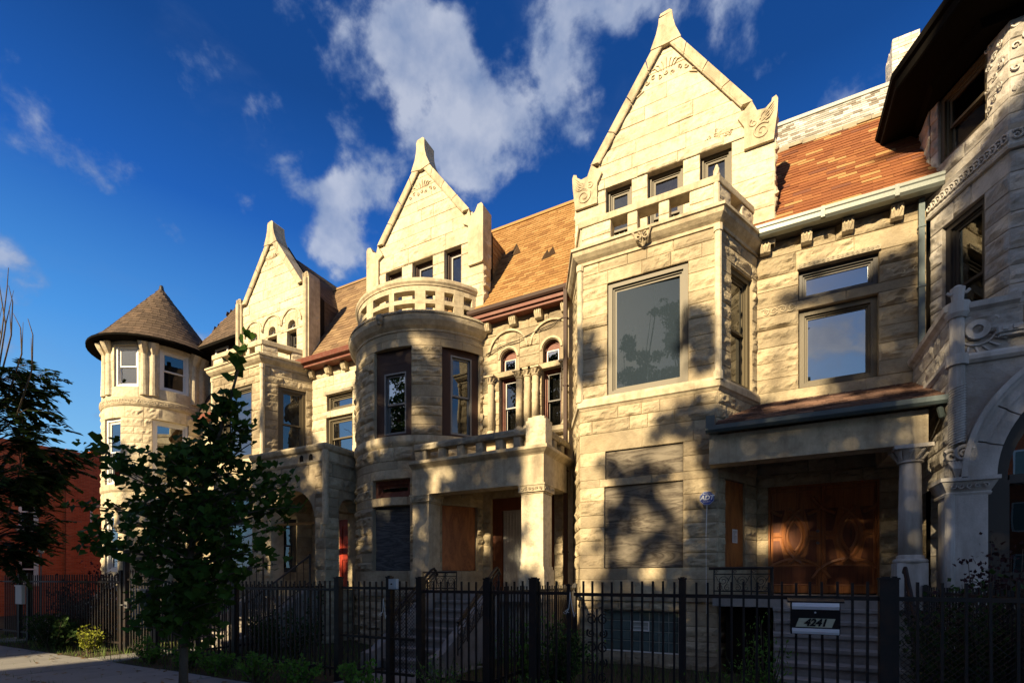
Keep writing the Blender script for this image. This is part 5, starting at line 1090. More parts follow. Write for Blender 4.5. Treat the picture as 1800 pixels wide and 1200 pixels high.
for i in range(14): u = 3.02+i*.06; m.add([AD(u, 2.92, -.12), AD(u+.07, 2.92, -.09), AD(3.05+i*.006, 1.7+.25*(i/14), -.11), AD(3.04+i*.005, 1.7, -.12)], [(0, 1, 2, 3)])
m.obj('drape', TEAL, h4)
house_core(h4, [(2.62, 10.9), (3.2, 9.85), (6.2, 9.85), (6.2, 20), (2.62, 20)], -.05, 9.6)
m = M(); m.box(2.4, 6.2, 8.8, 10.4, 1.0, 1.3); m.obj('porch_floor', STEPC, h4)

# ================================================================== brick building beyond the turret
bb = thing('brick_building', 'long low red brick building beyond the turret house at the far left', 'building', (-30, 10, 0))
XB = -30.0; BF = flat(XB, 0, 90)     # u = Y, facing +X
bo = [(9.55, 10.25, 1.4, 2.75), (9.55, 10.25, 3.9, 5.5), (6.6, 7.3, 1.4, 2.9), (6.6, 7.3, 3.9, 5.4), (12.2, 12.9, 3.9, 5.4)]
m = M(); backing(m, BF, 2, 14, -.1, 7.55, bo, 0); 
for o in bo: reveal(m, BF, o, .15)
m.quad((XB, 2, -.1), (XB, 2, 7.55), (XB-9, 2, 7.55), (XB-9, 2, -.1)); m.obj('wall', BRICK, bb)
m = M(); m.box(XB-9, XB-.3, 2.3, 14, 0, 7.2); m.obj('interior', CORE, bb)
m = M(); m.box(XB-.3, XB+.06, 1.95, 14, 7.55, 7.85); m.box(XB-9, XB+.06, 1.9, 2.3, 7.55, 7.85)
for i in range(60): m.box(XB+.06, XB+.1, 2+i*.2, 2.1+i*.2, 7.6, 7.68)
m.obj('parapet', BRICK, bb)
m = M()
for y in (5.3, 8.35, 11.2): m.box(XB, XB+.14, y, y+.3, -.1, 7.9)
m.obj('brick_pier', BRICK, bb)
for o in bo: window(bb, BF, *o, set_=-.04, fw=.06, fm=WHITE, gm=GL_SKY if o[2] > 3 else GL_MID, sw=.05)
m = M()
for o in bo: m.mbox(BF, o[0]-.08, o[1]+.08, o[2]-.1, o[2], 0, .06)
m.obj('window_sill', PALE, bb)
m = M(); m.box(XB-1.2, XB-.75, 12.6, 13.1, 7.8, 8.15); m.box(XB-1.25, XB-.7, 12.55, 13.15, 8.15, 8.2); m.obj('chimney', BRICK, bb)

# ================================================================== ground
def sheet(name, x0, x1, y0, y1, z, matr, nx=1, ny=1, amp=0, kind='structure', th=0):
    m = M(); vs = [(x0+(x1-x0)*i/nx, y0+(y1-y0)*j/ny, z+(amp*nz3(i*.7, j*.7, 3) if amp else 0)) for j in range(ny+1) for i in range(nx+1)]
    m.add(vs, [(j*(nx+1)+i, j*(nx+1)+i+1, (j+1)*(nx+1)+i+1, (j+1)*(nx+1)+i) for j in range(ny) for i in range(nx)])
    return tag(m.obj(name, matr), name.replace('_', ' ')+' of the street in front of the row', name.split('_')[0], None, kind)
sheet('ground', -400, 400, -300, 400, -.16, SOIL)
sheet('front_yard', -31, 8, 4.95, 11, -.02, SOIL, 130, 20, .05)
m = M(); rr = random.Random(1)
xs = -40.0
while xs < 8:
    w_ = 1.52
    for (y0, y1) in ((1.9, 3.42), (3.43, 4.92)):
        dz = rr.uniform(-.006, .006); m.box(xs+.006, xs+w_-.006, y0, y1, -.12, dz)
    xs += w_
for (xa, xb) in ((-12.2, -11.3), (-5.9, -4.6), (.1, 1.6), (-18.4, -17.3)):
    y = 4.93
    while y < 6.9: m.box(xa, xb, y, y+.95, -.12, rr.uniform(-.004, .008)+.005); y += .96
sw_ = tag(m.obj('sidewalk', CONC), 'grey concrete slab sidewalk in front of the fences', 'sidewalk', None, 'structure')
m = M(); m.box(-60, 40, -.15, 0, -.15, .0); tag(m.obj('kerb', CONC), 'concrete kerb at the edge of the street', 'kerb', None, 'structure')
sheet('parkway_lawn', -60, 40, 0, 1.9, -.03, SOIL, 200, 6, .04)
sheet('street', -60, 40, -11, -.15, -.15, ASPH)
sheet('opposite_walk', -60, 40, -15, -11, -.02, CONC)

# ================================================================== iron fences
def fence(name, label, x0, x1, y=5.7, h=1.575, sp=.117, posts=(), rail=(1.44, .18), pr=.011, mesh=None, ph=.045, direction=0, scroll=None, cat='fence', group='black iron yard fences'):
    mp = flat(x0, y, direction); L_ = abs(x1-x0) if direction == 0 else x1
    t = thing(name, label, cat, mp(0, 0)[:3], group)
    m = M(); k = int(L_/sp)
    for i in range(1, k):
        u = i*sp
        if any(abs(u-p) < .05 for p, *_ in posts): continue
        le = rnd.uniform(-.006, .006)*(3 if rnd.random() < .06 else 1); ht = h+rnd.uniform(-.008, .008); m.hexa([mp(u-pr, .05, pr), mp(u+pr, .05, pr), mp(u+pr, .05, -pr), mp(u-pr, .05, -pr), mp(u-pr+le, ht, pr), mp(u+pr+le, ht, pr), mp(u+pr+le, ht, -pr), mp(u-pr+le, ht, -pr)])
    m.obj('pickets', IRON, t)
    m = M()
    for z in rail: m.mbox(mp, .0, L_, z-.02, z+.02, -.016, .016)
    m.obj('rail', IRON, t)
    for p in posts:
        u, hh = p[0], p[1]; q = p[2] if len(p) > 2 else ph
        m = M(); m.mbox(mp, u-q, u+q, -.05, hh, -q, q); m.mbox(mp, u-q-.008, u+q+.008, hh, hh+.018, -q-.008, q+.008); m.mbox(mp, u-q*.6, u+q*.6, hh+.018, hh+.03, -q*.6, q*.6); m.obj('post', IRON, t)
    if mesh:
        m = M(); a, b, z0, z1 = mesh; s_ = .055
        n_ = int((b-a+z1-z0)/s_)
        for i in range(n_+1):
            for sg_ in (1, -1):
                c = i*s_; u0, v0 = (a+c, z0) if c < b-a else (b, z0+c-(b-a)); u1, v1 = (a, z0+c) if c < z1-z0 else (a+c-(z1-z0), z1)
                if sg_ < 0: u0, u1 = a+b-u0, a+b-u1
                m.tube([mp(u0, v0, -.02), mp(u1, v1, -.02)], .0035, 3, caps=False)
        m.obj('wire_mesh', IRON, t)
    return t
fence('iron_fence', 'black iron fence between the tall gate frame and the street tree, weeds at its foot', -11.25, -6.0, posts=[(0.02, 1.6), (2.6, 1.6), (5.22, 1.62, .05)])
fence('iron_fence', 'black iron fence stretch carrying the white utility box, just right of the tree', -5.95, -4.52, posts=[(.97, 1.63, .04)], rail=(1.47, .72, .2), mesh=(.95, 1.42, .2, 1.45))
fence('iron_fence', 'black iron fence in front of the pillared porch, up to the short post', -4.40, -2.12, posts=[(.0, 1.615, .05), (1.12, 1.6, .045), (1.80, 1.6, .05), (2.27, 1.52, .02)], rail=(1.43, .2))
fence('iron_fence', 'black iron fence that carries the house number mailbox', -2.06, 1.03, posts=[(1.27, 1.60, .035), (2.0+1.09, 1.6, .05)], rail=(1.42, .2), sp=.118)
fence('iron_gate', 'black iron gate leaf with wire mesh right of the mailbox', 1.10, 2.3, posts=[(.0, 1.60, .03)], rail=(1.42, .2), mesh=(.05, 1.2, .2, 1.40), cat='gate', sp=.17)
fence('iron_fence', 'black meshed iron fence at the far right before the dark bushes', 2.32, 5.0, posts=[(.0, 1.6, .04), (1.6, 1.6, .04)], rail=(1.42, .2), mesh=(.05, 1.5, .2, 1.4))
fence('iron_fence', 'black iron fence with the purple bush behind it at the left', -18.9, -12.5, h=1.72, posts=[(1.1, 1.75), (1.65, 1.75), (6.3, 1.78)], rail=(1.55, .2), sp=.125)
fence('iron_fence', 'black iron fence farthest left beside the lit path', -26.0, -19.0, h=1.7, posts=[(1.6, 1.75), (5, 1.75)], rail=(1.55, .2), sp=.13)
t = thing('iron_gate', 'tall black iron gate frame with a header bar at the left of the tree', 'gate', (-12.4, 5.7, 0))
m = M(); 
for x in (-12.42, -11.36): m.box(x-.045, x+.045, 5.655, 5.745, -.05, 2.25)
m.obj('gate_post', IRON, t); m = M(); m.box(-12.38, -11.40, 5.67, 5.73, 2.02, 2.08); m.obj('header_bar', IRON, t)
m = M()
for i in range(1, 9): x = -12.38+i*.11; m.tube([(x, 5.7, .08), (x, 5.7, 1.72)], .010, 5); m.tube([(x, 5.7, 1.7), (x, 5.7, 1.78), (x, 5.7, 1.83)], [.012, .02, .002], 5)
for z in (1.6, .12): m.box(-12.36, -11.42, 5.685, 5.715, z-.018, z+.018)
m.obj('gate_leaf', IRON, t); m = M(); m.box(-12.38, -12.26, 5.64, 5.68, .98, 1.12); m.tube([(-12.3, 5.63, 1.05), (-12.3, 5.58, 1.05), (-12.38, 5.57, 1.05)], .014, 6); m.obj('latch', SILVER, t)
for x0, l_, lab in ((-9.95, 3.2, 'divider fence running back to the arched porch'), (-3.3, 3.4, 'divider fence running back between the pillared porch and the square bay'), (2.05, 3.0, 'divider fence running back beside the right hand stairs')):
    fence('divider_fence', 'low black iron '+lab, x0, l_, 5.8, 1.5, .105, [(0, 1.5, .03), (l_, 1.5, .03)], (1.42, .2), .009, None, .03, 90, group='divider fences between the yards')
# scroll ornament on the fence
t = M(); FS = flat(-1.78, 5.73, 0)
for s_ in (-1, 1):
    for z_, r_, f_ in ((1.12, .07, 1), (.95, .055, -1), (.78, .07, 1), (.6, .055, -1), (.42, .06, 1)): t.spiral(FS, s_*.075, z_, r_, 1.5, 1.57-s_*.6, .011, 0, s_*f_, 20, 5)
t.tube([FS(0, .1), FS(0, 1.25)], .012, 5); tag(t.obj('iron_trellis', IRON), 'small scrolled wrought iron trellis behind the fence before the glass block window', 'trellis')
# mailbox 4241
mb = thing('mailbox', 'black and silver mailbox numbered 4241 hung on the right hand fence', 'mailbox', (.455, 5.62, 1.05))
FB = flat(.455, 5.68, 0)
m = M(); bx = [(0, .0), (.10, .0), (.125, .03), (.13, .25), (.12, .32), (0, .345)]
m.prism(lambda a, z, d: FB(d, 1.065+z, a), bx, -.205, .205); m.obj('case', mat('black_enamel', (.012, .012, .013), .3, .5, .05, 5, 0, .03), mb)
m = M(); m.prism(lambda a, z, d: FB(d, 1.38+z, a), [(-.01, 0), (.14, -.005), (.15, .01), (.10, .035), (-.01, .045)], -.235, .235); m.obj('lid', bpy.data.materials['black_enamel'], mb)
CH = mat('brushed_steel', (.80, .83, .88), .35, .6, .08, 3, 0, .05, metal=.3)
m = M(); m.prism(lambda a, z, d: FB(d, 1.065+z, a), [(.131, .245), (.14, .245), (.150, .275), (.138, .32), (.128, .325)], -.195, .195); m.prism(lambda a, z, d: FB(d, 1.065+z, a), [(.125, .010), (.135, .008), (.143, .03), (.138, .062), (.13, .062)], -.195, .195); m.obj('steel_trim', CH, mb)
m = M(); m.prism(lambda u, z, d: FB(u, z, d), [(-.165, 1.14), (.135, 1.14), (.165, 1.225), (-.135, 1.225)], .131, .136); pl = m.obj('number_plate', mat('cream_plate', (.50, .50, .36), .5, .4, .03), mb)
DG = mat('black_digits', (.01, .01, .01), .5, .3, 0, bump=0)
text('4241', .095, (.455, 5.68-.139, 1.182), (R(90), 0, 0), DG, 'digits', pl, .0015, .28, .98, bold=.004)
m = M(); m.tube([(.455, 5.548, 1.282), (.455, 5.538, 1.282)], .009, 8); m.obj('keyhole', CH, mb)
t = M(); t.box(-4.915, -4.775, 5.60, 5.66, 1.46, 1.61); t.box(-4.895, -4.795, 5.59, 5.60, 1.48, 1.59); ub = tag(t.obj('utility_box', mat('pale_plastic', (.45, .50, .52), .5, .3)), 'small pale utility box with a round knob on top of a fence post', 'utility box')
m = M(); m.tube([(-4.845, 5.59, 1.535), (-4.845, 5.575, 1.535)], .012, 8); m.obj('knob', IRON, ub)
def cord(label, x, y, z):
    t = M(); 
    for i in range(3):
        a_ = i*2.1; t.tube([(x, y, z), (x+.015*cos(a_), y, z-.12), (x+.03*cos(a_), y, z-.2), (x+(.06+.03*i)*cos(a_), y-.02, z-.30+.03*i), (x+.09*cos(a_+.5), y-.03, z-.25)], .004, 5)
    tag(t.obj('cord', WHITE), label, 'cord', 'pale cords tied to the fence')
cord('frayed white cord hanging from the short fence post', -2.09, 5.64, 1.45); cord('pale loop of cord tied below the utility box', -5.05, 5.64, 1.32)
t = M(); t.box(-17.8, -17.42, 5.6, 5.68, .95, 1.42); t.box(-17.83, -17.39, 5.59, 5.69, 1.42, 1.45); o = tag(t.obj('notice_board', WHITE), 'white notice panel on the far left fence catching the sun', 'notice')
t = M(); t.tube([(-18.6, 6.4, 0), (-18.6, 6.4, 2.35)], .02, 8); lp = tag(t.obj('lamp_post', SILVER), 'thin pale post with a small round cap behind the left fence', 'post'); m = M(); m.lathe((-18.6, 6.4), [(.03, 2.35), (.07, 2.40), (.06, 2.47), (.01, 2.5)], 10); m.obj('cap', WHITE, lp)
mb2 = thing('mailbox', 'small dark mailbox on the tall gate frame left of the tree', 'mailbox', (-11.3, 5.6, 1.3)); m = M(); m.box(-11.5, -11.22, 5.5, 5.64, 1.1, 1.38); m.obj('case', DKFR, mb2); m = M(); m.box(-11.52, -11.2, 5.48, 5.66, 1.38, 1.41); m.box(-11.48, -11.24, 5.49, 5.5, 1.3, 1.36); m.obj('lid', SILVER, mb2)

# ================================================================== trees and plants
def leaf(m, p, n, up, s, kind):
    n = n.normalized(); t = n.cross(up); t = t.normalized() if t.length > .01 else n.orthogonal().normalized(); b = n.cross(t)
    if kind == 'fan':
        c = p; k = [p+b*s*.05, p+t*s*.55-b*s*.45+n*s*.1, p+t*s*.3-b*s*.72, p-b*s*.6-n*s*.05, p-t*s*.3-b*s*.72, p-t*s*.55-b*s*.45+n*s*.1]
        m.add(k, [(0, 1, 2, 3), (0, 3, 4, 5)])
    elif kind == 'long': m.add([p, p+t*s*.2-b*s*.4, p-b*s, p-t*s*.2-b*s*.45], [(0, 1, 2, 3)])
    else: m.add([p, p+t*s*.38-b*s*.4+n*s*.08, p-b*s*.95, p-t*s*.38-b*s*.4+n*s*.08], [(0, 1, 2, 3)])
def rv(r_): 
    while True:
        v = Vector((r_.uniform(-1, 1), r_.uniform(-1, 1), r_.uniform(-1, 1)))
        if .05 < v.length < 1: return v
def leafy_branch(lm, bm2, r_, a, b, r0, n, s, kind, droop=.1, spread=.16, spur=.14):
    """limb from a to b, leaves set along it on short spurs"""
    a, b = Vector(a), Vector(b); mid = (a+b)/2+Vector((r_.uniform(-.1, .1), r_.uniform(-.1, .1), .12))*(b-a).length
    pts = [a.lerp(mid, t) if False else a*(1-t)**2+mid*2*t*(1-t)+b*t*t for t in [i/8 for i in range(9)]]
    bm2.tube(pts, r0, 6, .006)
    for i in range(n):
        t = r_.random()**.7; c = a*(1-t)**2+mid*2*t*(1-t)+b*t*t
        p = c+rv(r_)*spread
        leaf(lm, p, rv(r_)+Vector((0, -.6, .5)), Vector((0, 0, 1))+rv(r_)*.6, s*r_.uniform(.4, 1.2), kind)
# the young street tree: upright leader, short side limbs, fan leaves
gk = thing('street_tree', 'young street tree with fan shaped leaves on a slim trunk before the fence', 'tree', (-6.95, 3.85, 0))
r_ = random.Random(12); lm, bm2 = M(), M(); gx, gy = -6.95, 3.85
trunk = [(gx, gy, -.05), (gx+.02, gy, .6), (gx+.02, gy+.02, 1.3), (gx+.24, gy, 2.2), (gx+.6, gy, 3.1), (gx+.98, gy+.03, 3.9), (gx+1.22, gy+.05, 4.5)]
bm2.tube(trunk, [.062, .052, .046, .04, .03, .018, .006], 10)
def tr(z):
    for p, q in zip(trunk, trunk[1:]):
        if p[2] <= z <= q[2]: t = (z-p[2])/(q[2]-p[2]); return Vector(p).lerp(Vector(q), t)
    return Vector(trunk[-1])
for i in range(64):
    z = .72+3.1*(i/64)+r_.uniform(-.06, .06); a_ = i*2.4+r_.uniform(-.3, .3)
    ln = (.6+.7*sin(min(1, (z-.5)/2.0)*pi*.62))*(1 if z < 2.7 else max(.18, .72-(z-2.7)/1.9)); ln *= r_.uniform(.4, 1.15)*.88
    p = tr(z); d = Vector((cos(a_), sin(a_)*.9, .25+.12*r_.random())); e = p+d*ln
    leafy_branch(lm, bm2, r_, p, e, .014, int(66*ln/.9+5), .145, 'fan', spread=.20 if z < 2.8 else .13)
for (dx, z0, z1) in ((-1.55, 2.4, 3.35), (-1.75, 2.2, 2.6), (1.45, 2.1, 2.9), (-1.35, 1.75, 2.0), (1.3, 1.7, 2.3), (1.6, 2.2, 2.55), (1.1, 2.4, 3.0), (1.25, 1.4, 1.8), (.9, 2.7, 3.4)):
    p = tr(z0); leafy_branch(lm, bm2, r_, p, (gx+.1+dx*.92, gy+dx*.38, z1), .014, 52, .14, 'fan', spread=.13)
for i in range(40):   # leaves down the leader tip
    z = r_.uniform(3.2, 4.6); leaf(lm, tr(z)+rv(r_)*.13, rv(r_), Vector((0, 0, 1))+rv(r_)*.5, .155, 'fan')
for i in range(60): p = tr(r_.uniform(1.0, 1.7)); leaf(lm, p+rv(r_)*.3, rv(r_), Vector((0, 0, 1)), .16, 'fan')
bm2.obj('trunk', BARK, gk, smooth=True); lm.obj('crown', LEAF1, gk)
# tree at the left edge: pinnate sprays and bare whips
tl = thing('street_tree', 'dark leafy tree with bare whip twigs reaching in from the left edge', 'tree', (-17.0, 4.5, 0))
r_ = random.Random(31); lm, bm2 = M(), M(); tx, ty = -17.0, 4.5
bm2.tube([(tx, ty, -.05), (tx-.05, ty, 1.4), (tx+.1, ty+.1, 2.8), (tx+.3, ty+.1, 4.6), (tx+.7, ty, 6.4)], [.16, .13, .11, .07, .02], 10)
def spray(p, d, L_):
    d = d.normalized(); pts = [p+d*L_*t+Vector((0, 0, -.28*L_*t*t)) for t in [0, .25, .5, .75, 1]]; bm2.tube(pts, .006, 4, .002)
    s_ = d.cross(Vector((0, 0, 1))); s_ = s_.normalized() if s_.length > .01 else Vector((1, 0, 0))
    k = int(L_/.05)
    for i in range(1, k):
        t = i/k; c = p+d*L_*t+Vector((0, 0, -.28*L_*t*t))
        for sg_ in (1, -1): 
            v = s_*sg_+d*.5+Vector((0, 0, -.35))+rv(r_)*.2; v.normalize(); w_ = v.cross(Vector((0, 0, 1))+rv(r_)*.5); w_.normalize(); q = .21*r_.uniform(.6, 1.2)
            lm.add([c, c+v*q*.45+w_*q*.24, c+v*q, c+v*q*.45-w_*q*.24], [(0, 1, 2, 3)])
for i in range(84):
    z = r_.uniform(2.2, 6.7); a_ = r_.uniform(-2.9, 2.2); f_ = 1-((z-4.6)/2.7)**2
    p0 = Vector((tx+.2, ty+.1, z-.5)); e = Vector((tx+.9+cos(a_)*(.5+1.35*f_)*r_.uniform(.5, 1), ty+.3+sin(a_)*(.4+.9*f_)*r_.uniform(.5, 1), z))
    bm2.tube([p0, (p0+e)/2+Vector((0, 0, .15)), e], .02, 5, .008)
    for k in range(9): spray(e+(p0-e)*r_.uniform(0, .55), (e-p0)*Vector((1, 1, .1))+rv(r_)*1.9+Vector((0, 0, -.2)), r_.uniform(.35, .7))
for (x, z0, z1, dx) in ((1.3, 6.2, 8.9, -.9), (1.5, 6.2, 8.3, .2), (.9, 6.0, 8.7, .8), (2.1, 5.8, 7.6, -.15), (.4, 6.0, 8.2, -.3), (2.0, 3.0, 5.3, .35), (.7, 6.2, 8.6, -.9), (2.6, 5.2, 7.3, .1)):
    bm2.tube([(tx+.3, ty, z0-.6), (tx+x*.8, ty+.2, z0), (tx+x+dx*.1, ty+.3, (z0+z1)/2), (tx+x+dx*.5, ty+.3, z1-.3), (tx+x+dx, ty+.2, z1)], .024, 5, .006)
    bm2.tube([(tx+x+dx*.1, ty+.3, (z0+z1)/2), (tx+x-dx*.4, ty+.3, (z0+z1)/2+.7)], .013, 4, .004)
bm2.obj('trunk', BARK, tl, smooth=True); lm.obj('crown', LEAF2, tl)
def shrub(name, label, cat, x, y, rx, ry, h, n, s, kind, mt, seed, group=None, stems=10, z0=0, dens=.5, loose=False):
    t = thing(name, label, cat, (x, y, 0), group); r_ = random.Random(seed); lm, st = M(), M()
    for i in range(stems):
        a_ = r_.uniform(0, 2*pi); k = r_.random()**.6; e = Vector((x+rx*k*cos(a_), y+ry*k*sin(a_), z0+h*r_.uniform(.55, 1.05)*(1-.35*k))); b_ = Vector((x+rx*.25*cos(a_), y+ry*.25*sin(a_), -.03))
        mid = (b_+e)/2+Vector((0, 0, .08)); pts = [b_*(1-q)**2+mid*2*q*(1-q)+e*q*q for q in [j/5 for j in range(6)]]; st.tube(pts, .012, 4, .003)
        for j in range(n//stems):
            q = r_.uniform(.12 if not loose else .3, 1); c = b_*(1-q)**2+mid*2*q*(1-q)+e*q*q
            leaf(lm, c+rv(r_)*(.13 if not loose else .05)*max(.5, h), rv(r_)+Vector((0, -.3, .5)), Vector((0, 0, -1 if kind == 'long' else 1))+rv(r_)*.8, s*r_.uniform(.6, 1.25), kind)
    st.obj('stems', BARK, t); lm.obj('foliage', mt, t); return t
shrub('bush', 'dark purple leaved bush behind the left fence, before the brick building', 'bush', -16.0, 6.5, 1.9, .7, 2.05, 3600, .09, 'oval', LEAF4, 1, stems=46)
shrub('bush', 'low dark green bush in front of the purple one at the left', 'bush', -14.9, 5.35, 1.4, .4, .95, 2200, .08, 'oval', LEAF2, 2, stems=36)
shrub('bush', 'small yellow green shrub catching sun by the tall gate frame', 'bush', -13.25, 5.4, .3, .25, .72, 420, .07, 'oval', LEAF5, 3, stems=12)
shrub('bush', 'dark reddish barberry bush rising in front of the round arched porch', 'bush', 2.35, 7.35, .65, .4, 2.3, 4200, .06, 'oval', LEAF4, 4, stems=52, loose=True)
shrub('bush', 'dark green bush behind the meshed gate at the right corner', 'bush', 1.95, 6.35, .75, .35, 1.75, 3600, .06, 'oval', LEAF2, 5, stems=34)
shrub('bush', 'leafy green shrub at the foot of the near stairs left side', 'bush', -.05, 6.5, .42, .35, 1.15, 900, .055, 'long', LEAF3, 6, stems=22)
shrub('bush', 'tall olive shrub in front of the pillared porch', 'bush', -3.0, 6.9, 1.0, .5, 1.25, 2600, .065, 'long', LEAF3, 7, stems=44)
shrub('bush', 'dark shrub between the divider fence and the glass block window', 'bush', -2.55, 6.3, .4, .4, 1.15, 1100, .06, 'oval', LEAF2, 8, stems=24)
shrub('bush', 'slender climbing sprigs in front of the red door', 'bush', -8.35, 7.2, .3, .2, 1.9, 260, .06, 'oval', LEAF2, 9, stems=8, loose=True)
shrub('bush', 'dark bush in the yard behind the street tree', 'bush', -9.0, 6.9, 1.2, .4, 1.1, 1800, .07, 'oval', LEAF2, 10, stems=34)
G_W = 'weeds at the foot of the fence'
wd = [(-10.6, 5.25, .5, 'under the gate side of the fence, leftmost'), (-9.4, 5.2, .45, 'left of the tree trunk'), (-8.3, 5.15, .42, 'just behind the tree trunk'), (-7.2, 5.1, .5, 'right of the tree trunk'), (-6.2, 5.1, .5, 'at the foot of the large post right of the tree'), (-5.1, 5.15, .5, 'below the utility box'), (-3.9, 5.45, .75, 'left of the pillared porch stairs'), (-2.5, 5.4, .5, 'below the frayed cord'), (-1.1, 5.4, .62, 'before the glass block window'), (-.45, 5.6, .75, 'by the thin post left of the mailbox'), (.95, 5.5, .62, 'right of the mailbox'), (.3, 5.5, .4, 'below the mailbox')]
for i, (x, y, h, w_) in enumerate(wd):
    shrub('weed_clump', 'bright green weed clump '+w_, 'weeds', x, y, .55, .25, h, 420, .07 if x < -4.5 else .05, 'oval' if x < -4.5 else 'long', LEAF3, 20+i, G_W, stems=18)
m = M(); r_ = random.Random(55)
for i in range(420):
    x = r_.uniform(-22, 3); y = r_.choice((r_.uniform(2.0, 4.95), r_.gauss(4.7, .25), r_.gauss(3.42, .1))); a_ = r_.uniform(0, 6.3); s_ = r_.uniform(.02, .06)
    if y < 1.9: continue
    c = Vector((x, y, .012)); u_ = Vector((cos(a_), sin(a_), r_.uniform(-.1, .3)))*s_; v_ = Vector((-sin(a_), cos(a_), r_.uniform(-.1, .2)))*s_*.6
    m.add([c-u_, c+v_+Vector((0, 0, .006)), c+u_, c-v_], [(0, 1, 2), (0, 2, 3)])
tag(m.obj('fallen_leaves', mat('dry_leaf', (.16, .10, .045), .8, .2, .2, 3, .5, 0)), 'dry fallen leaves and scraps scattered on the sidewalk', 'leaves', None, 'stuff')
m = M(); r_ = random.Random(56)
for i in range(1500):
    k_ = r_.random(); x, y = (r_.uniform(-22, 3), 3.425+r_.gauss(0, .02)) if k_ < .25 else ((-40+1.52*r_.randint(12, 30)+r_.gauss(0, .015), r_.uniform(1.9, 4.9)) if k_ < .5 else (r_.uniform(-22, 3), 4.93+abs(r_.gauss(0, .06))))
    h = r_.uniform(.02, .09); a_ = r_.uniform(0, 6.3); m.add([(x-.004*cos(a_), y-.004*sin(a_), 0), (x+.004*cos(a_), y+.004*sin(a_), 0), (x+r_.uniform(-.04, .04), y+r_.uniform(-.04, .04), h)], [(0, 1, 2)])
tag(m.obj('joint_weeds', GRASS), 'thin grass growing in the sidewalk joints', 'grass', None, 'stuff')
m = M(); r_ = random.Random(77)
for i in range(9000):
    x = r_.uniform(-20, 5); y = r_.uniform(5.0, 8.9)
    if -6.3 < x < -4.8 or .1 < x < 1.6 : continue
    h = r_.uniform(.06, .2); a_ = r_.uniform(0, pi); w_ = .008; dx, dy = cos(a_)*w_, sin(a_)*w_; lx, ly = r_.uniform(-.06, .06), r_.uniform(-.06, .06)
    m.add([(x-dx, y-dy, -.03), (x+dx, y+dy, -.03), (x+lx, y+ly, h)], [(0, 1, 2)])
tag(m.obj('grass', GRASS), 'rough grass in the front yards', 'grass', None, 'stuff')

# ================================================================== the other side of the street (throws the long shadows)
def opp_house(x0, x1, h, y=-25, label=''):
    t = thing('opposite_house', label, 'house', ((x0+x1)/2, y, 0), 'houses across the street')
    m = M(); m.box(x0, x1, y-10, y, -.1, h); m.box(x0+.5, x0+1.4, y-6, y-5, h, h+1.3); m.obj('wall', BRICK, t)
    m = M(); m.box(x0-.1, x1+.1, y-10.1, y+.3, h-.25, h-.003); m.obj('cornice', PALE, t)
    for k in range(int(h//3.4)):
        for j in range(2):
            u = x0+(x1-x0)*(.3+.4*j); w = M(); w.box(u-.5, u+.5, y-.01, y+.03, 1.4+k*3.4, 3.2+k*3.4); f = w.obj('window', WHITE, t); w = M(); w.box(u-.42, u+.42, y+.03, y+.04, 1.5+k*3.4, 3.1+k*3.4); w.obj('pane', GL_BLK, f)
xs = -44.0; i = 0
cols_ = ['tall', 'plain', 'broad', 'narrow', 'stepped', 'old']
while xs < 12:
    w_ = 6.6 + (i % 3)*.7
    if -24.5 < xs < -18.5: xs = -18.6
    opp_house(xs, min(xs+w_, 99), 17.3+[0, .5, -.4, .2][i % 4], -25, 'plain brick house across the street, behind the camera'); xs += w_+.02; i += 1
# where the leaf clumps must stand for the sun to fall on the facades as it does: (x range, z range) of shade
SH = [(-24, -20, -.5, 3.6), (-20, -16, -.5, 4.4), (-16, -12.9, -.5, 4.2), (-12.9, -10.2, -.5, 4.9), (-10.2, -6.35, -.5, 7.8), (-6.35, -3.9, -.5, 5.0), (-2.7, -1.2, -.5, 3.55), (-1.2, 2.4, -.5, 4.55), (.75, 2.4, 4.5, 7.75), (2.4, 5.2, -.5, 8.25), (2.2, 2.95, 8.2, 9.6), (1.7, 3.0, 9.6, 10.4)]
SPOT = [(-3.05, 6.2, .3), (-3.0, 5.6, .35), (-1.0, 5.85, .38), (-.75, 5.35, .35), (-.2, 5.0, .4), (.5, 7.25, .3), (.35, 5.0, .3), (-5.5, 6.6, .3), (-4.25, 6.7, .28), (-4.6, 5.6, .35), (-5.4, 5.5, .35), (-12.5, 6.0, .4), (-12.0, 5.4, .4), (-10.5, 7.5, .35), (-10.4, 6.4, .35), (-9.7, 8.3, .3), (-9.3, 8.1, .3), (-21.6, 6.3, .45), (-21.0, 5.6, .4), (-20.2, 7.2, .4), (-1.5, 4.1, .25), (-.9, 4.3, .35)]
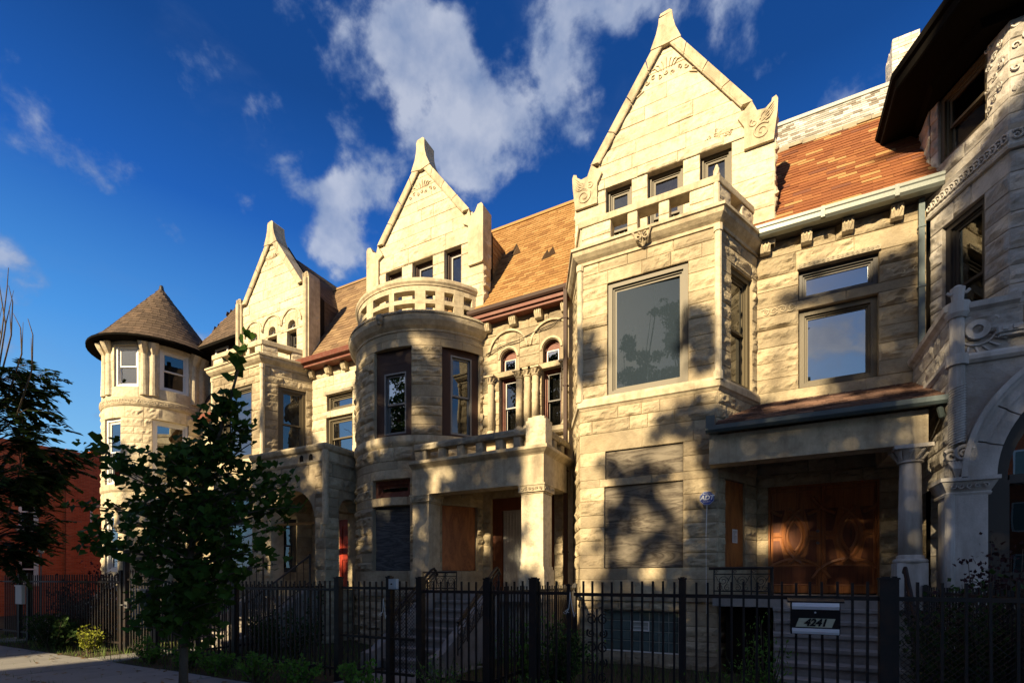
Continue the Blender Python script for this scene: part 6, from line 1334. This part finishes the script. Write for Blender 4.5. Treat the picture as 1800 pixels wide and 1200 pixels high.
LIT = [(-3.15, 1.7, .42), (-3.1, 2.5, .36), (-3.3, 3.3, .3), (-2.2, 1.95, .26), (-1.95, 2.5, .2), (-2.6, 3.1, .25), (.25, 2.75, .22), (-.15, 2.7, .25), (-4.1, 1.7, .42), (-4.1, 2.5, .38), (-4.0, 4.6, .36), (-6.55, 4.45, .22), (-6.2, 6.1, .36), (-3.8, 2.0, .4), (-5.15, 2.4, .42), (-7.05, 2.55, .32), (-8.1, 3.2, .26), (-8.3, 4.55, .3), (-7.2, 5.3, .22), (-9.4, 5.9, .25), (-8.9, 6.9, .22), (-7.1, 7.0, .2), (-11.6, 2.0, .35), (-11.2, 2.7, .3), (-10.9, 4.7, .28), (-10.0, 3.7, .3), (-12.9, 3.5, .35), (-13.5, 2.9, .3), (-14.6, 3.2, .4), (-22.8, 2.4, .5), (-22.6, 3.4, .5), (-19.6, 2.6, .5), (-19.2, 3.8, .4), (2.35, 7.75, .2), (3.2, 9.3, .4), (3.9, 9.2, .4), (1.0, 4.95, .2), (-1.7, 1.55, .25), (1.2, 7.62, .2), (-6.0, 3.6, .2)]
TREES = [(-4.6, -6.2, 'opposite the square bay'), (-1.4, -7.0, 'opposite the porch roof'), (-11.6, -6.6, 'opposite the bow bay'), (-8.3, -5.4, 'between the two larger ones'), (-17.5, -7.0, 'farthest but one to the west'), (-24.5, -6.4, 'farthest west')]
r_ = random.Random(99); KX, KZ = sdir.x/sdir.y, sdir.z/sdir.y
def shade_value(x, z):
    n1 = nz3(x*1.15, z*1.15, 7.3); n2 = nz3(x*3.1, z*3.1, 2.2); v = -9
    for a, b, c, d in SH: v = max(v, min(x-a, b-x, z-c, d-z)/.32)
    v = min(v+1.5*n1+.9*n2, 1.9+2.6*nz3(x*.9, z*1.1, 21)+1.0*n2+(1.2 if (-1.2 < x < 2.6 and z < 4.5) or (-10.3 < x < -6.3 and z > 4.9) else 0))
    for a, b, q in LIT: v = min(v, (math.hypot(x-a, z-b)-q)/.2+1.2*n2+.3)
    for a, b, q in SPOT: v = max(v, (q-math.hypot(x-a, z-b))/.2+1.1*n2)
    return v
per = {i: (M(), []) for i in range(len(TREES))}
for i in range(250000):
    x = r_.uniform(-24.5, 5.6); z = r_.uniform(-.5, 10.6)
    if shade_value(x, z) < r_.random()*.8: continue
    yy = -6.4+r_.uniform(-1.3, 1.3); dy = 9.8-yy; p = Vector((x-KX*dy, yy, z-KZ*dy))
    k = min(range(len(TREES)), key=lambda q: abs(TREES[q][0]-p.x)); leaf(per[k][0], p, rv(r_), rv(r_), .17, 'oval')
    if r_.random() < .006: per[k][1].append(p)
for k, (x, y, w_) in enumerate(TREES):
    lm, tips = per[k]
    if not tips: continue
    t = thing('large_tree', 'large leafy tree across the street, '+w_, 'tree', (x, y, 0), 'large trees across the street'); bm3 = M()
    top = Vector((x, y, min(c.z for c in tips)-.6)); bm3.tube([(x, y, -.1), (x+.1, y, top.z*.5), top], [.32, .25, .18], 10)
    for c in tips: bm3.tube([top+Vector((0, 0, -.3)), (top+c)/2+Vector((0, 0, .2)), c], .04, 5, .012)
    bm3.obj('trunk', BARK, t, smooth=True); lm.obj('crown', LEAF2, t)
